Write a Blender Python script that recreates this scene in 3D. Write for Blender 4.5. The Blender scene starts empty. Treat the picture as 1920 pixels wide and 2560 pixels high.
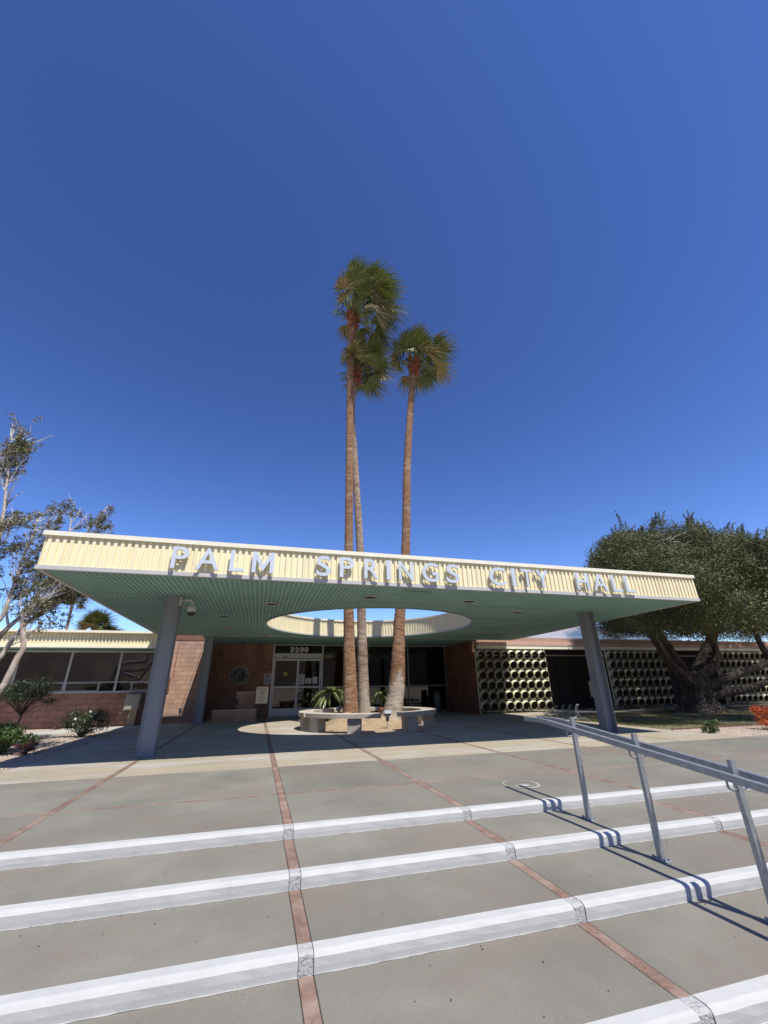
import bpy, math, random
import numpy as np
from mathutils import Vector, Matrix, Euler
random.seed(7); rng = np.random.default_rng(7)
sc = bpy.context.scene
C = sc.collection
R = math.radians

# ------------------------------------------------------------------ camera
F, PITCH, YAW, ROLL, EYE = 1030.39, 0.4008, 0.2824, -0.0163, 1.25
cp, sp, cy, sy, cr, sr = math.cos(PITCH), math.sin(PITCH), math.cos(YAW), math.sin(YAW), math.cos(ROLL), math.sin(ROLL)
fwd = Vector((sy*cp, cy*cp, sp)); r0 = Vector((cy, -sy, 0)); u0 = r0.cross(fwd)
rt = r0*cr + u0*sr; up = -r0*sr + u0*cr
cam_d = bpy.data.cameras.new('camera'); cam = bpy.data.objects.new('camera', cam_d); C.objects.link(cam)
cam_d.sensor_fit = 'HORIZONTAL'; cam_d.sensor_width = 36; cam_d.lens = 36*F/1920; cam_d.clip_start = 0.05; cam_d.clip_end = 6000
m = Matrix((rt, up, -fwd)).transposed().to_4x4(); m.translation = Vector((0, 0, EYE)); cam.matrix_world = m
sc.camera = cam

# ------------------------------------------------------------------ sky and sun
SUN = Vector((0.185, -0.52, 1.0)).normalized()          # towards the sun
elev = math.asin(SUN.z); azim = math.atan2(SUN.x, SUN.y)
w = bpy.data.worlds.new('World'); sc.world = w; w.use_nodes = True
nt = w.node_tree; bg = nt.nodes['Background']
sky = nt.nodes.new('ShaderNodeTexSky'); sky.sky_type = 'NISHITA'; sky.sun_disc = False
sky.sun_elevation = elev; sky.sun_rotation = azim
sky.air_density = 1.0; sky.dust_density = 0.15; sky.ozone_density = 3.2; sky.altitude = 150
gm = nt.nodes.new('ShaderNodeGamma'); gm.inputs['Gamma'].default_value = 1.5
nt.links.new(sky.outputs[0], gm.inputs['Color']); tn = nt.nodes.new('ShaderNodeMix'); tn.data_type = 'RGBA'; tn.blend_type = 'MULTIPLY'; tn.inputs[0].default_value = 1.0; tn.inputs[7].default_value = (0.85, 0.835, 1.0, 1)
nt.links.new(gm.outputs[0], tn.inputs[6]); nt.links.new(tn.outputs[2], bg.inputs[0]); bg.inputs[1].default_value = 0.068
sd = bpy.data.lights.new('sun', 'SUN'); sd.energy = 5.0; sd.angle = R(0.5); sd.color = (1.0, 0.955, 0.88)
so = bpy.data.objects.new('sun', sd); C.objects.link(so); so.rotation_euler = SUN.to_track_quat('Z', 'Y').to_euler(); so.location = (5, -5, 30)
sc.view_settings.view_transform = 'Standard'; sc.view_settings.look = 'None'; sc.view_settings.gamma = 1
sc.view_settings.use_curve_mapping = False; sc.view_settings.exposure = 0.3
sc.cycles.max_bounces = 8; sc.cycles.transparent_max_bounces = 8

# ------------------------------------------------------------------ materials
def mat(name, col, rough=0.8, col2=None, scale=3.0, fac=(0.35, 0.65), detail=6, bump=0.0, bscale=40.0, bdist=0.01, metal=0.0,
        spec=0.5, objvar=0.0, col3=None, scale3=0.6, f3=(0.5, 0.7), spots=0.0, stretch=None, trans=0.0, emit=None, estr=0):
    m = bpy.data.materials.new(name); m.use_nodes = True; t = m.node_tree; N, L = t.nodes, t.links
    b = N['Principled BSDF']; b.inputs['Roughness'].default_value = rough; b.inputs['Metallic'].default_value = metal
    b.inputs['Specular IOR Level'].default_value = spec
    geo = N.new('ShaderNodeNewGeometry'); vec = geo.outputs['Position']
    if stretch:
        mp = N.new('ShaderNodeMapping'); mp.inputs['Scale'].default_value = stretch; L.new(vec, mp.inputs['Vector']); vec = mp.outputs['Vector']
    def noise(s, d=detail):
        n = N.new('ShaderNodeTexNoise'); n.inputs['Scale'].default_value = s; n.inputs['Detail'].default_value = d
        n.inputs['Roughness'].default_value = 0.6; L.new(vec, n.inputs['Vector']); return n.outputs['Fac']
    def rng_(o, a, c):
        r = N.new('ShaderNodeMapRange'); r.inputs['From Min'].default_value = a; r.inputs['From Max'].default_value = c; L.new(o, r.inputs['Value']); return r.outputs[0]
    def mix(f, a, c, mode='MIX'):
        x = N.new('ShaderNodeMix'); x.data_type = 'RGBA'; x.blend_type = mode
        if isinstance(f, float): x.inputs[0].default_value = f
        else: L.new(f, x.inputs[0])
        for i, v in ((6, a), (7, c)):
            if hasattr(v, 'links') or hasattr(v, 'is_linked'): L.new(v, x.inputs[i])
            else: x.inputs[i].default_value = (*v, 1)
        return x.outputs[2]
    out = None
    if col2: out = mix(rng_(noise(scale), *fac), col, col2)
    if col3: out = mix(rng_(noise(scale3, 4), *f3), out if out else col, col3)
    if spots:
        out = mix(rng_(noise(85.0, 4), 0.58, 0.74), out if out else col, tuple(c*(1-spots) for c in col))
    if objvar:
        oi = N.new('ShaderNodeObjectInfo'); hs = N.new('ShaderNodeHueSaturation')
        mr = N.new('ShaderNodeMapRange'); mr.inputs['To Min'].default_value = 1-objvar; mr.inputs['To Max'].default_value = 1+objvar
        L.new(oi.outputs['Random'], mr.inputs['Value']); L.new(mr.outputs[0], hs.inputs['Value'])
        if out: L.new(out, hs.inputs['Color'])
        else: hs.inputs['Color'].default_value = (*col, 1)
        out = hs.outputs[0]
    if out: L.new(out, b.inputs['Base Color'])
    else: b.inputs['Base Color'].default_value = (*col, 1)
    if bump:
        bn = N.new('ShaderNodeBump'); bn.inputs['Strength'].default_value = bump; bn.inputs['Distance'].default_value = bdist
        L.new(noise(bscale, 5), bn.inputs['Height']); L.new(bn.outputs[0], b.inputs['Normal'])
    if emit:
        b.inputs['Emission Color'].default_value = (*emit, 1); b.inputs['Emission Strength'].default_value = estr
    return m

def leafmat(name, a, b_, c=None, rough=0.5, trans=0.25):
    m = bpy.data.materials.new(name); m.use_nodes = True; t = m.node_tree; N, L = t.nodes, t.links
    p = N['Principled BSDF']; p.inputs['Roughness'].default_value = rough; p.inputs['Specular IOR Level'].default_value = 0.45
    geo = N.new('ShaderNodeNewGeometry')
    ri = N.new('ShaderNodeValToRGB'); ri.color_ramp.elements[0].color = (*a, 1); ri.color_ramp.elements[1].color = (*b_, 1)
    if c:
        e = ri.color_ramp.elements.new(0.9); e.color = (*b_, 1); ri.color_ramp.elements[-1].color = (*c, 1)
    n = N.new('ShaderNodeTexNoise'); n.inputs['Scale'].default_value = 2.3; n.inputs['Detail'].default_value = 8; n.inputs['Roughness'].default_value = 0.75
    L.new(geo.outputs['Position'], n.inputs['Vector'])
    ad = N.new('ShaderNodeMath'); ad.operation = 'MULTIPLY_ADD'; L.new(geo.outputs['Random Per Island'], ad.inputs[0]); ad.inputs[1].default_value = 0.6
    mr = N.new('ShaderNodeMapRange'); mr.inputs['From Min'].default_value = 0.35; mr.inputs['From Max'].default_value = 0.7; mr.inputs['To Max'].default_value = 0.4
    L.new(n.outputs['Fac'], mr.inputs['Value']); L.new(mr.outputs[0], ad.inputs[2]); L.new(ad.outputs[0], ri.inputs[0])
    L.new(ri.outputs[0], p.inputs['Base Color'])
    tr = N.new('ShaderNodeBsdfTranslucent'); L.new(ri.outputs[0], tr.inputs['Color'])
    mx = N.new('ShaderNodeMixShader'); mx.inputs[0].default_value = trans
    L.new(p.outputs[0], mx.inputs[1]); L.new(tr.outputs[0], mx.inputs[2]); L.new(mx.outputs[0], N['Material Output'].inputs[0])
    return m

M = {}
M['conc'] = mat('concrete_grey', (0.140, 0.1325, 0.105), 0.85, (0.208, 0.196, 0.157), 1.1, (0.32, 0.68), 10, 0.3, 90, 0.004, objvar=0.08, col3=(0.176, 0.148, 0.117), scale3=0.7, f3=(0.46, 0.64), spots=0.3)
M['conc2'] = mat('concrete_pale', (0.285, 0.250, 0.185), 0.85, (0.345, 0.292, 0.20), 1.6, (0.35, 0.65), 8, 0.2, 70, 0.004, objvar=0.04, col3=(0.36, 0.33, 0.29), scale3=0.75, f3=(0.5, 0.62), stretch=(0.5, 1.3, 1))
M['path'] = mat('concrete_path', (0.44, 0.42, 0.38), 0.85, (0.36, 0.34, 0.31), 2, bump=0.2)
M['joint'] = mat('joint_dark', (0.10, 0.085, 0.07), 0.95)
M['red'] = mat('red_band', (0.215, 0.125, 0.088), 0.9, (0.150, 0.098, 0.073), 25, (0.4, 0.62), 8, 0.8, 140, 0.006, objvar=0.12, col3=(0.26, 0.19, 0.145), scale3=4, f3=(0.42, 0.62), spots=0.35)
M['white'] = mat('white_paint', (0.45, 0.45, 0.43), 0.7, (0.385, 0.385, 0.37), 5, (0.42, 0.78), 10, 0.4, 55, 0.004, col3=(0.33, 0.32, 0.30), scale3=11, f3=(0.68, 0.86))
M['pebble'] = mat('stippled_paint', (0.42, 0.42, 0.40), 0.8, (0.17, 0.165, 0.155), 55, (0.50, 0.72), 6, 1.0, 60, 0.012)
M['cream'] = mat('cream_metal', (0.81, 0.735, 0.475), 0.55, (0.68, 0.60, 0.375), 7, (0.48, 0.80), 8, 0.1, 20, objvar=0.035, stretch=(1.2, 1.2, 0.10), spec=0.35)
M['creamcap'] = mat('cream_cap', (0.80, 0.765, 0.61), 0.55, (0.74, 0.70, 0.55), 4, spec=0.35)
M['trim'] = mat('grey_trim', (0.50, 0.495, 0.47), 0.55, (0.44, 0.435, 0.41), 4)
M['teal'] = mat('teal_deck', (0.30, 0.50, 0.445), 0.6, (0.25, 0.43, 0.385), 2, objvar=0.05)
M['dark'] = mat('dark_void', (0.012, 0.012, 0.012), 0.9)
M['column'] = mat('blue_grey_paint', (0.235, 0.255, 0.27), 0.5, (0.20, 0.22, 0.235), 3, bump=0.05, stretch=(1, 1, 0.3))
M['letter'] = mat('brushed_letter', (0.60, 0.655, 0.71), 0.42, (0.53, 0.59, 0.65), 9, metal=0.1)
M['brick'] = mat('brick_block', (0.26, 0.140, 0.098), 0.9, (0.32, 0.18, 0.13), 4, (0.35, 0.65), 8, 0.5, 60, 0.008, objvar=0.14, col3=(0.20, 0.10, 0.07), scale3=1.5)
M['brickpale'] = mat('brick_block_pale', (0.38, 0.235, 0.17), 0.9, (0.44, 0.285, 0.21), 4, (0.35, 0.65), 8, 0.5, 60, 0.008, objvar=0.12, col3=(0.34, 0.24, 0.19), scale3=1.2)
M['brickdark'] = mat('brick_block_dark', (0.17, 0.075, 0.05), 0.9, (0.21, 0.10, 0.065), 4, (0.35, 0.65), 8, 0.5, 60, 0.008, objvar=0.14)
M['pink'] = mat('pink_stucco', (0.55, 0.38, 0.31), 0.9, (0.48, 0.32, 0.26), 6, bump=0.3, objvar=0.05)
M['mortar'] = mat('mortar', (0.14, 0.078, 0.055), 0.95)
M['alu'] = mat('aluminium', (0.52, 0.53, 0.53), 0.4, (0.46, 0.47, 0.47), 3, metal=0.3)
M['frame'] = mat('window_frame_paint', (0.42, 0.44, 0.44), 0.5, (0.36, 0.38, 0.38), 3)
M['galv'] = mat('galvanised_steel', (0.36, 0.385, 0.40), 0.42, (0.26, 0.28, 0.295), 22, (0.35, 0.7), 6, 0.1, 60, 0.002, metal=0.55)
M['pipe'] = mat('cream_pipe', (0.72, 0.69, 0.52), 0.6, (0.62, 0.59, 0.44), 4, objvar=0.08)
M['bench'] = mat('bench_concrete', (0.36, 0.32, 0.26), 0.85, (0.46, 0.41, 0.34), 3, (0.35, 0.65), 8, 0.5, 60, 0.006)
M['soil'] = mat('dry_soil', (0.30, 0.215, 0.13), 0.95, (0.38, 0.28, 0.18), 5, (0.35, 0.65), 8, 1.0, 45, 0.02, col3=(0.20, 0.17, 0.08), scale3=3)
M['sand'] = mat('sandy_ground', (0.42, 0.35, 0.27), 0.95, (0.33, 0.27, 0.20), 1.5, (0.35, 0.65), 8, 0.8, 30, 0.02)
M['grassbase'] = mat('lawn_soil', (0.12, 0.11, 0.045), 0.95, (0.19, 0.15, 0.08), 2, (0.4, 0.65), 8, 0.8, 30, 0.02)
M['gravel'] = mat('gravel_stone', (0.46, 0.38, 0.30), 0.9, (0.30, 0.24, 0.19), 30, (0.3, 0.7), 2)
M['edge'] = mat('edging', (0.13, 0.06, 0.05), 0.9)
M['hill'] = mat('hill', (0.16, 0.12, 0.09), 0.95, (0.22, 0.17, 0.12), 0.02)
M['paper'] = mat('paper', (0.55, 0.60, 0.62), 0.8)
M['yellow'] = mat('yellow_sticker', (0.55, 0.50, 0.08), 0.6)
M['board'] = mat('sign_board', (0.66, 0.60, 0.42), 0.6)
M['ink'] = mat('black_ink', (0.02, 0.02, 0.02), 0.6)
M['blackm'] = mat('black_metal', (0.03, 0.03, 0.035), 0.5)
M['cabinet'] = mat('cabinet_paint', (0.30, 0.28, 0.22), 0.5)
M['cabpost'] = mat('cabinet_post', (0.36, 0.27, 0.15), 0.7)
M['plastic'] = mat('camera_plastic', (0.50, 0.50, 0.47), 0.5)
M['bulb'] = mat('alabaster', (0.5, 0.36, 0.2), 0.5, emit=(1.0, 0.55, 0.22), estr=0.10)
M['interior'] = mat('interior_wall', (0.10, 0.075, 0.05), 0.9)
M['slat'] = mat('pink_white_slat', (0.62, 0.52, 0.50), 0.6)
M['roof'] = mat('roof_felt', (0.35, 0.33, 0.30), 0.9)
M['stain'] = mat('paint_ring', (0.42, 0.40, 0.36), 0.8, (0.30, 0.28, 0.25), 20)
M['litter'] = mat('leaf_litter', (0.06, 0.045, 0.03), 0.9)
M['terracotta'] = mat('terracotta', (0.22, 0.09, 0.05), 0.8)
M['seal'] = mat('seal_metal', (0.38, 0.40, 0.40), 0.45, metal=0.4)
M['sealdark'] = mat('seal_ground', (0.02, 0.03, 0.03), 0.6)
M['trunk1'] = mat('palm_bark_brown', (0.15, 0.070, 0.032), 0.95, (0.37, 0.215, 0.115), 3.2, (0.36, 0.62), 8, 1.0, 12, 0.05, stretch=(1.3, 1.3, 5.5), col3=(0.42, 0.33, 0.24), scale3=.9, f3=(0.55, 0.75))
M['trunk2'] = mat('palm_bark_grey', (0.22, 0.145, 0.095), 0.95, (0.46, 0.37, 0.28), 3.2, (0.36, 0.62), 8, 1.0, 12, 0.05, stretch=(1.2, 1.2, 5.5), col3=(0.17, 0.095, 0.055), scale3=.9, f3=(0.5, 0.7))
M['boots'] = mat('palm_boots', (0.16, 0.045, 0.02), 0.9, (0.30, 0.11, 0.05), 12, bump=1.0, bscale=25, bdist=0.04)
M['palmbase'] = mat('palm_root_skin', (0.30, 0.25, 0.20), 0.95, (0.40, 0.34, 0.28), 6, (0.35, 0.65), 8, 1.0, 20, 0.03)
M['bark'] = mat('dark_bark', (0.035, 0.027, 0.021), 0.95, (0.13, 0.10, 0.077), 4, (0.38, 0.64), 10, 1.0, 9, 0.12, stretch=(2.2, 2.2, 0.6))
M['palebark'] = mat('pale_bark', (0.26, 0.20, 0.15), 0.9, (0.48, 0.42, 0.35), 6, (0.35, 0.62), 8, 0.9, 25, 0.02)
M['twig'] = mat('pale_twig', (0.52, 0.49, 0.48), 0.8)
M['frond'] = leafmat('palm_frond', (0.04, 0.07, 0.014), (0.185, 0.20, 0.05), (0.34, 0.28, 0.10), 0.36, 0.15)
M['frondold'] = leafmat('palm_frond_old', (0.20, 0.15, 0.05), (0.36, 0.27, 0.12), (0.50, 0.40, 0.24), 0.5, 0.15)
M['petiole'] = mat('petiole', (0.16, 0.19, 0.06), 0.75, spec=0.2)
M['leafR'] = leafmat('dark_tree_leaf', (0.040, 0.052, 0.014), (0.13, 0.135, 0.042), (0.20, 0.19, 0.08), 0.62, 0.18)
M['leafL'] = leafmat('sparse_tree_leaf', (0.06, 0.06, 0.022), (0.18, 0.165, 0.06), (0.26, 0.18, 0.08), 0.5, 0.15)
M['leafG'] = leafmat('shrub_leaf', (0.035, 0.07, 0.018), (0.10, 0.16, 0.04), (0.18, 0.22, 0.08), 0.45, 0.2)
M['leafD'] = leafmat('rose_leaf', (0.02, 0.035, 0.012), (0.06, 0.08, 0.03), None, 0.4, 0.15)
M['leafred'] = leafmat('orange_leaf', (0.45, 0.07, 0.03), (0.62, 0.16, 0.04), (0.45, 0.30, 0.06), 0.5, 0.3)
M['leafpurple'] = leafmat('purple_leaf', (0.07, 0.025, 0.025), (0.14, 0.05, 0.05), None, 0.5, 0.2)
M['petal'] = mat('white_petal', (0.75, 0.73, 0.70), 0.6)
M['grass'] = leafmat('grass_blade', (0.10, 0.12, 0.03), (0.19, 0.20, 0.06), (0.28, 0.24, 0.11), 0.6, 0.3)

def glassmat(name, tint, refl=1.0, ior=1.6):
    m = bpy.data.materials.new(name); m.use_nodes = True; t = m.node_tree; N, L = t.nodes, t.links
    N.remove(N['Principled BSDF'])
    g = N.new('ShaderNodeBsdfGlossy'); g.inputs['Roughness'].default_value = 0.015; g.inputs['Color'].default_value = (0.9*refl,)*3 + (1,)
    tb = N.new('ShaderNodeBsdfTransparent'); tb.inputs['Color'].default_value = (*tint, 1)
    fr = N.new('ShaderNodeFresnel'); fr.inputs['IOR'].default_value = ior
    mx = N.new('ShaderNodeMixShader'); L.new(fr.outputs[0], mx.inputs[0]); L.new(tb.outputs[0], mx.inputs[1]); L.new(g.outputs[0], mx.inputs[2])
    L.new(mx.outputs[0], N['Material Output'].inputs[0]); return m
M['glass'] = glassmat('door_glass', (0.45, 0.43, 0.40))
M['tglass'] = glassmat('tinted_glass', (0.50, 0.48, 0.46), 1.0, 2.2)

# ------------------------------------------------------------------ mesh helpers
class MB:
    def __init__(s): s.v = []; s.f = []; s.mi = []
    def add(s, vs, fs, mi=0):
        o = len(s.v); s.v += [tuple(p) for p in vs]; s.f += [tuple(o+i for i in f) for f in fs]; s.mi += [mi]*len(fs)
    def box(s, x0, x1, y0, y1, z0, z1, mi=0):
        s.add([(x0,y0,z0),(x1,y0,z0),(x1,y1,z0),(x0,y1,z0),(x0,y0,z1),(x1,y0,z1),(x1,y1,z1),(x0,y1,z1)],
              [(0,3,2,1),(4,5,6,7),(0,1,5,4),(1,2,6,5),(2,3,7,6),(3,0,4,7)], mi)
    def bbox(s, x0, x1, y0, y1, z0, z1, b=0.01, mi=0):        # box with bevelled upper/outer edges (chamfer all round)
        P = []
        for (z, i) in ((z0, b), (z0+b, 0), (z1-b, 0), (z1, b)):
            P += [(x0+i,y0+i,z),(x1-i,y0+i,z),(x1-i,y1-i,z),(x0+i,y1-i,z)]
        Fc = [(0,3,2,1),(12,13,14,15)]
        for k in range(3):
            for j in range(4):
                a = 4*k+j; c = 4*k+(j+1)%4; Fc.append((a, c, c+4, a+4))
        s.add(P, Fc, mi)
    def tube(s, pts, rad, n=8, mi=0, cap=True, squash=None):
        pts = [Vector(p) for p in pts]; k = len(pts)
        if not hasattr(rad, '__len__'): rad = [rad]*k
        t0 = (pts[1]-pts[0]).normalized(); a = Vector((0,0,1)) if abs(t0.z) < .9 else Vector((1,0,0))
        nx = t0.cross(a).normalized(); vs = []
        for i in range(k):
            t = (pts[min(i+1,k-1)]-pts[max(i-1,0)]).normalized()
            nx = (nx - t*nx.dot(t)).normalized(); ny = t.cross(nx)
            for j in range(n):
                q = 2*math.pi*j/n; vs.append(pts[i]+(nx*math.cos(q)+ny*math.sin(q))*rad[i])
        fs = [(i*n+j, i*n+(j+1)%n, (i+1)*n+(j+1)%n, (i+1)*n+j) for i in range(k-1) for j in range(n)]
        if cap: fs += [tuple(range(n-1,-1,-1)), tuple((k-1)*n+j for j in range(n))]
        s.add(vs, fs, mi)
    def disc(s, c, r, z, n=24, mi=0): s.add([(c[0]+r*math.cos(2*math.pi*i/n), c[1]+r*math.sin(2*math.pi*i/n), z) for i in range(n)], [tuple(range(n))], mi)
    def lathe(s, c, prof, n=24, mi=0):
        vs = [(c[0]+r*math.cos(2*math.pi*i/n), c[1]+r*math.sin(2*math.pi*i/n), z) for r, z in prof for i in range(n)]
        s.add(vs, [(k*n+i, k*n+(i+1)%n, (k+1)*n+(i+1)%n, (k+1)*n+i) for k in range(len(prof)-1) for i in range(n)], mi)
    def prism(s, poly, z0, z1, mi=0):
        n = len(poly); vs = [(x,y,z0) for x,y in poly]+[(x,y,z1) for x,y in poly]
        s.add(vs, [tuple(range(n-1,-1,-1)), tuple(range(n,2*n))]+[(i,(i+1)%n,n+(i+1)%n,n+i) for i in range(n)], mi)
    def build(s, name, mats, parent=None, smooth=False):
        me = bpy.data.meshes.new(name); me.from_pydata(s.v, [], s.f)
        mats = mats if isinstance(mats, (list, tuple)) else [mats]
        for q in mats: me.materials.append(q)
        if len(mats) > 1: me.polygons.foreach_set('material_index', s.mi)
        if smooth: me.polygons.foreach_set('use_smooth', [True]*len(me.polygons))
        me.update()
        o = bpy.data.objects.new(name, me); C.objects.link(o)
        if parent: o.parent = parent; o.matrix_parent_inverse = Matrix.Translation(parent.location).inverted() if parent.type == 'EMPTY' and parent.location.length else Matrix()
        return o
def fast(name, V, Fq, mats, parent=None, mi=None, n=4, smooth=False):
    me = bpy.data.meshes.new(name); V = np.asarray(V, np.float32); Fq = np.asarray(Fq, np.int32)
    me.vertices.add(len(V)); me.vertices.foreach_set('co', V.ravel()); me.loops.add(Fq.size); me.loops.foreach_set('vertex_index', Fq.ravel())
    me.polygons.add(len(Fq)); me.polygons.foreach_set('loop_start', np.arange(0, Fq.size, n, dtype=np.int32)); me.polygons.foreach_set('loop_total', np.full(len(Fq), n, np.int32))
    for q in (mats if isinstance(mats, (list, tuple)) else [mats]): me.materials.append(q)
    if mi is not None: me.polygons.foreach_set('material_index', np.asarray(mi, np.int32))
    if smooth: me.polygons.foreach_set('use_smooth', np.ones(len(Fq), bool))
    me.update(calc_edges=True); me.validate()
    o = bpy.data.objects.new(name, me); C.objects.link(o)
    if parent: o.parent = parent
    return o
def tag(o, label=None, cat=None, group=None, kind=None):
    for k, v_ in (('label', label), ('category', cat), ('group', group), ('kind', kind)):
        if v_: o[k] = v_
    return o
def thing(name, label, cat, group=None, loc=(0,0,0)):
    o = bpy.data.objects.new(name, None); C.objects.link(o); o.location = loc; o.empty_display_size = 0.2
    return tag(o, label, cat, group)
def struct(name):
    o = bpy.data.objects.new(name, None); C.objects.link(o); o['kind'] = 'structure'; return o
def copy_tree(o, loc=None, parent=None, rz=None):
    c = o.copy(); C.objects.link(c)
    if parent: c.parent = parent
    if loc is not None: c.location = loc
    if rz is not None: c.rotation_euler = (0,0,rz)
    for ch in list(o.children): copy_tree(ch, None, c)
    return c
_blocks = {}
def block(name, x0, x1, y0, y1, z0, z1, m_, parent, b=0.006):
    """one brick, slab or block, mesh shared between pieces of the same size"""
    key = (name, round(x1-x0,3), round(y1-y0,3), round(z1-z0,3), m_.name)
    if key not in _blocks:
        q = MB(); hx, hy, hz = (x1-x0)/2, (y1-y0)/2, (z1-z0)/2; q.bbox(-hx,hx,-hy,hy,-hz,hz,b); o = q.build(name, m_, parent); _blocks[key] = o.data
    else:
        o = bpy.data.objects.new(name, _blocks[key]); C.objects.link(o); o.parent = parent
    o.location = ((x0+x1)/2, (y0+y1)/2, (z0+z1)/2); return o
def text(name, s, h, width, m_, parent, pos, depth=0.05, off=0.0, rot=(R(90),0,0), align='LEFT'):
    cu = bpy.data.curves.new('t', 'FONT'); cu.body = s; cu.size = 1; cu.extrude = 0.5; cu.offset = off; cu.resolution_u = 6
    to = bpy.data.objects.new('t', cu); C.objects.link(to); bpy.context.view_layer.update()
    dg = bpy.context.evaluated_depsgraph_get(); me = bpy.data.meshes.new_from_object(to.evaluated_get(dg)); me.name = name
    C.objects.unlink(to); bpy.data.objects.remove(to)
    a = np.empty(len(me.vertices)*3, np.float32); me.vertices.foreach_get('co', a); a = a.reshape(-1,3)
    lo, hi = a.min(0), a.max(0); sx = (width/(hi[0]-lo[0])) if width else h/(hi[1]-lo[1]); sy_ = h/(hi[1]-lo[1])
    a[:,0] = (a[:,0]-lo[0])*sx; a[:,1] = (a[:,1]-lo[1])*sy_; a[:,2] = (a[:,2]-lo[2])/(hi[2]-lo[2])*depth-depth/2
    if align == 'CENTER': a[:,0] -= a[:,0].max()/2
    me.vertices.foreach_set('co', a.ravel()); me.materials.clear(); me.materials.append(m_); me.update()
    o = bpy.data.objects.new(name, me); C.objects.link(o); o.parent = parent; o.location = pos; o.rotation_euler = rot; return o

# ------------------------------------------------------------------ ground
RISE = 0.095
g = MB(); xs = [-3000,-300,-60,-12,12,60,300,3000]; ys = [-3000,-300,-60,-10,1.0,4.6,5.2,9,25,60,300,3000]
zf = lambda y: -0.62 if y < 5 else -0.05
for y in ys:
    for x in xs: g.v.append((x, y, zf(y)))
nx = len(xs)
for j in range(len(ys)-1):
    for i in range(nx-1): g.f.append((j*nx+i, j*nx+i+1, (j+1)*nx+i+1, (j+1)*nx+i)); g.mi.append(0)
tag(g.build('ground', M['sand']), kind='structure')
h = MB(); n = 90; pr = []
for i in range(n+1):
    a = 2*math.pi*i/n; r = 1500+150*math.sin(3*a); hh = 60+90*abs(math.sin(2.5*a+1))+40*math.sin(9*a)+25*random.random(); k = 3.0 if math.sin(a) < -0.2 else 0.45
    pr.append((r*math.cos(a), r*math.sin(a), max(20, hh)*k if i < n else pr[0][2]))
vs = [(x*.8, y*.8, -1) for x, y, z in pr]+[(x, y, z) for x, y, z in pr]
h.add(vs, [(i, i+1, n+2+i, n+1+i) for i in range(n)]); tag(h.build('hills', M['hill']), kind='structure')

BANDS = [-8.4, -6.5, -4.6, -2.1, 0.425, 2.33, 4.80, 6.88, 9.43, 11.4, 13.9]
BW = 0.043; GAP = 0.004
plaza = struct('plaza')
def cells(x0, x1):
    e = [x0]+[b for b in BANDS if x0+.1 < b < x1-.1]+[x1]; out = []
    for i in range(len(e)-1):
        out.append((e[i]+(BW+GAP if i else 0), e[i+1]-(BW+GAP if i < len(e)-2 else 0)))
    return out
def slab(x0, x1, y0, y1, z, m_, par, th=0.05): block('concrete_slab', x0, x1, y0, y1, z-th, z, m_, par, 0.004)
NOSE = [4.97, 4.12, 3.25, 2.35, 1.42]; PAINT = 0.115
def joint(x0, x1, y0, y1, z, par):
    q = MB(); q.box(x0, x1, y0, y1, z-0.09, z-0.012); q.build('bedding', M['joint'], par)
# upper plaza, grey slabs from the first step back to y = 8.5
XL, XR = -10.0, 16.0
for a, b in cells(XL, XR):
    slab(a, b, NOSE[0]+PAINT+GAP, 6.42-.03-GAP, 0, M['conc'], plaza); slab(a, b, 6.42+.03+GAP, 8.5-GAP, 0, M['conc'], plaza)
    block('red_band', a, b, 6.42-.03, 6.42+.03, -.05, -0.001, M['red'], plaza, 0.003)
for bx in BANDS:
    if XL < bx < XR:
        for y0, y1 in ((NOSE[0]+PAINT+GAP, 6.42-.03-GAP), (6.42-.03, 6.42+.03), (6.42+.03+GAP, 8.5-GAP)):
            block('red_band', bx-BW, bx+BW, y0, y1, -.05, 0, M['red'], plaza, 0.003)
joint(XL, XR, NOSE[0]+.02, 8.5, 0, plaza)
# pale slabs in front of and under the canopy
PL, PR_ = -4.05, 11.38
Q = [8.5, 12.62, 16.7, 22.34]
for a, b in cells(PL, PR_):
    for j in range(3):
        y0 = Q[j]+GAP; y1 = Q[j+1]-GAP
        slab(a, b, y0, y1, 0, M['conc2'], plaza)
for bx in BANDS:
    if PL < bx < PR_-.1:
        for j in range(3): block('red_band', bx-BW, bx+BW, Q[j]+GAP, Q[j+1]-GAP, -.05, -0.001, M['red'], plaza, 0.003)
joint(PL, PR_, 8.5, 22.34, 0, plaza)
block('concrete_slab', PL+.0, 0.35, 22.35, 23.4, -.05, 0.0, M['conc2'], plaza)
q = MB(); q.prism([(9.9,17.6),(18.5,17.0),(18.5,19.1),(9.9,19.1)], -.05, 0.006); q.build('concrete_slab', M['conc2'], plaza)
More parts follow.
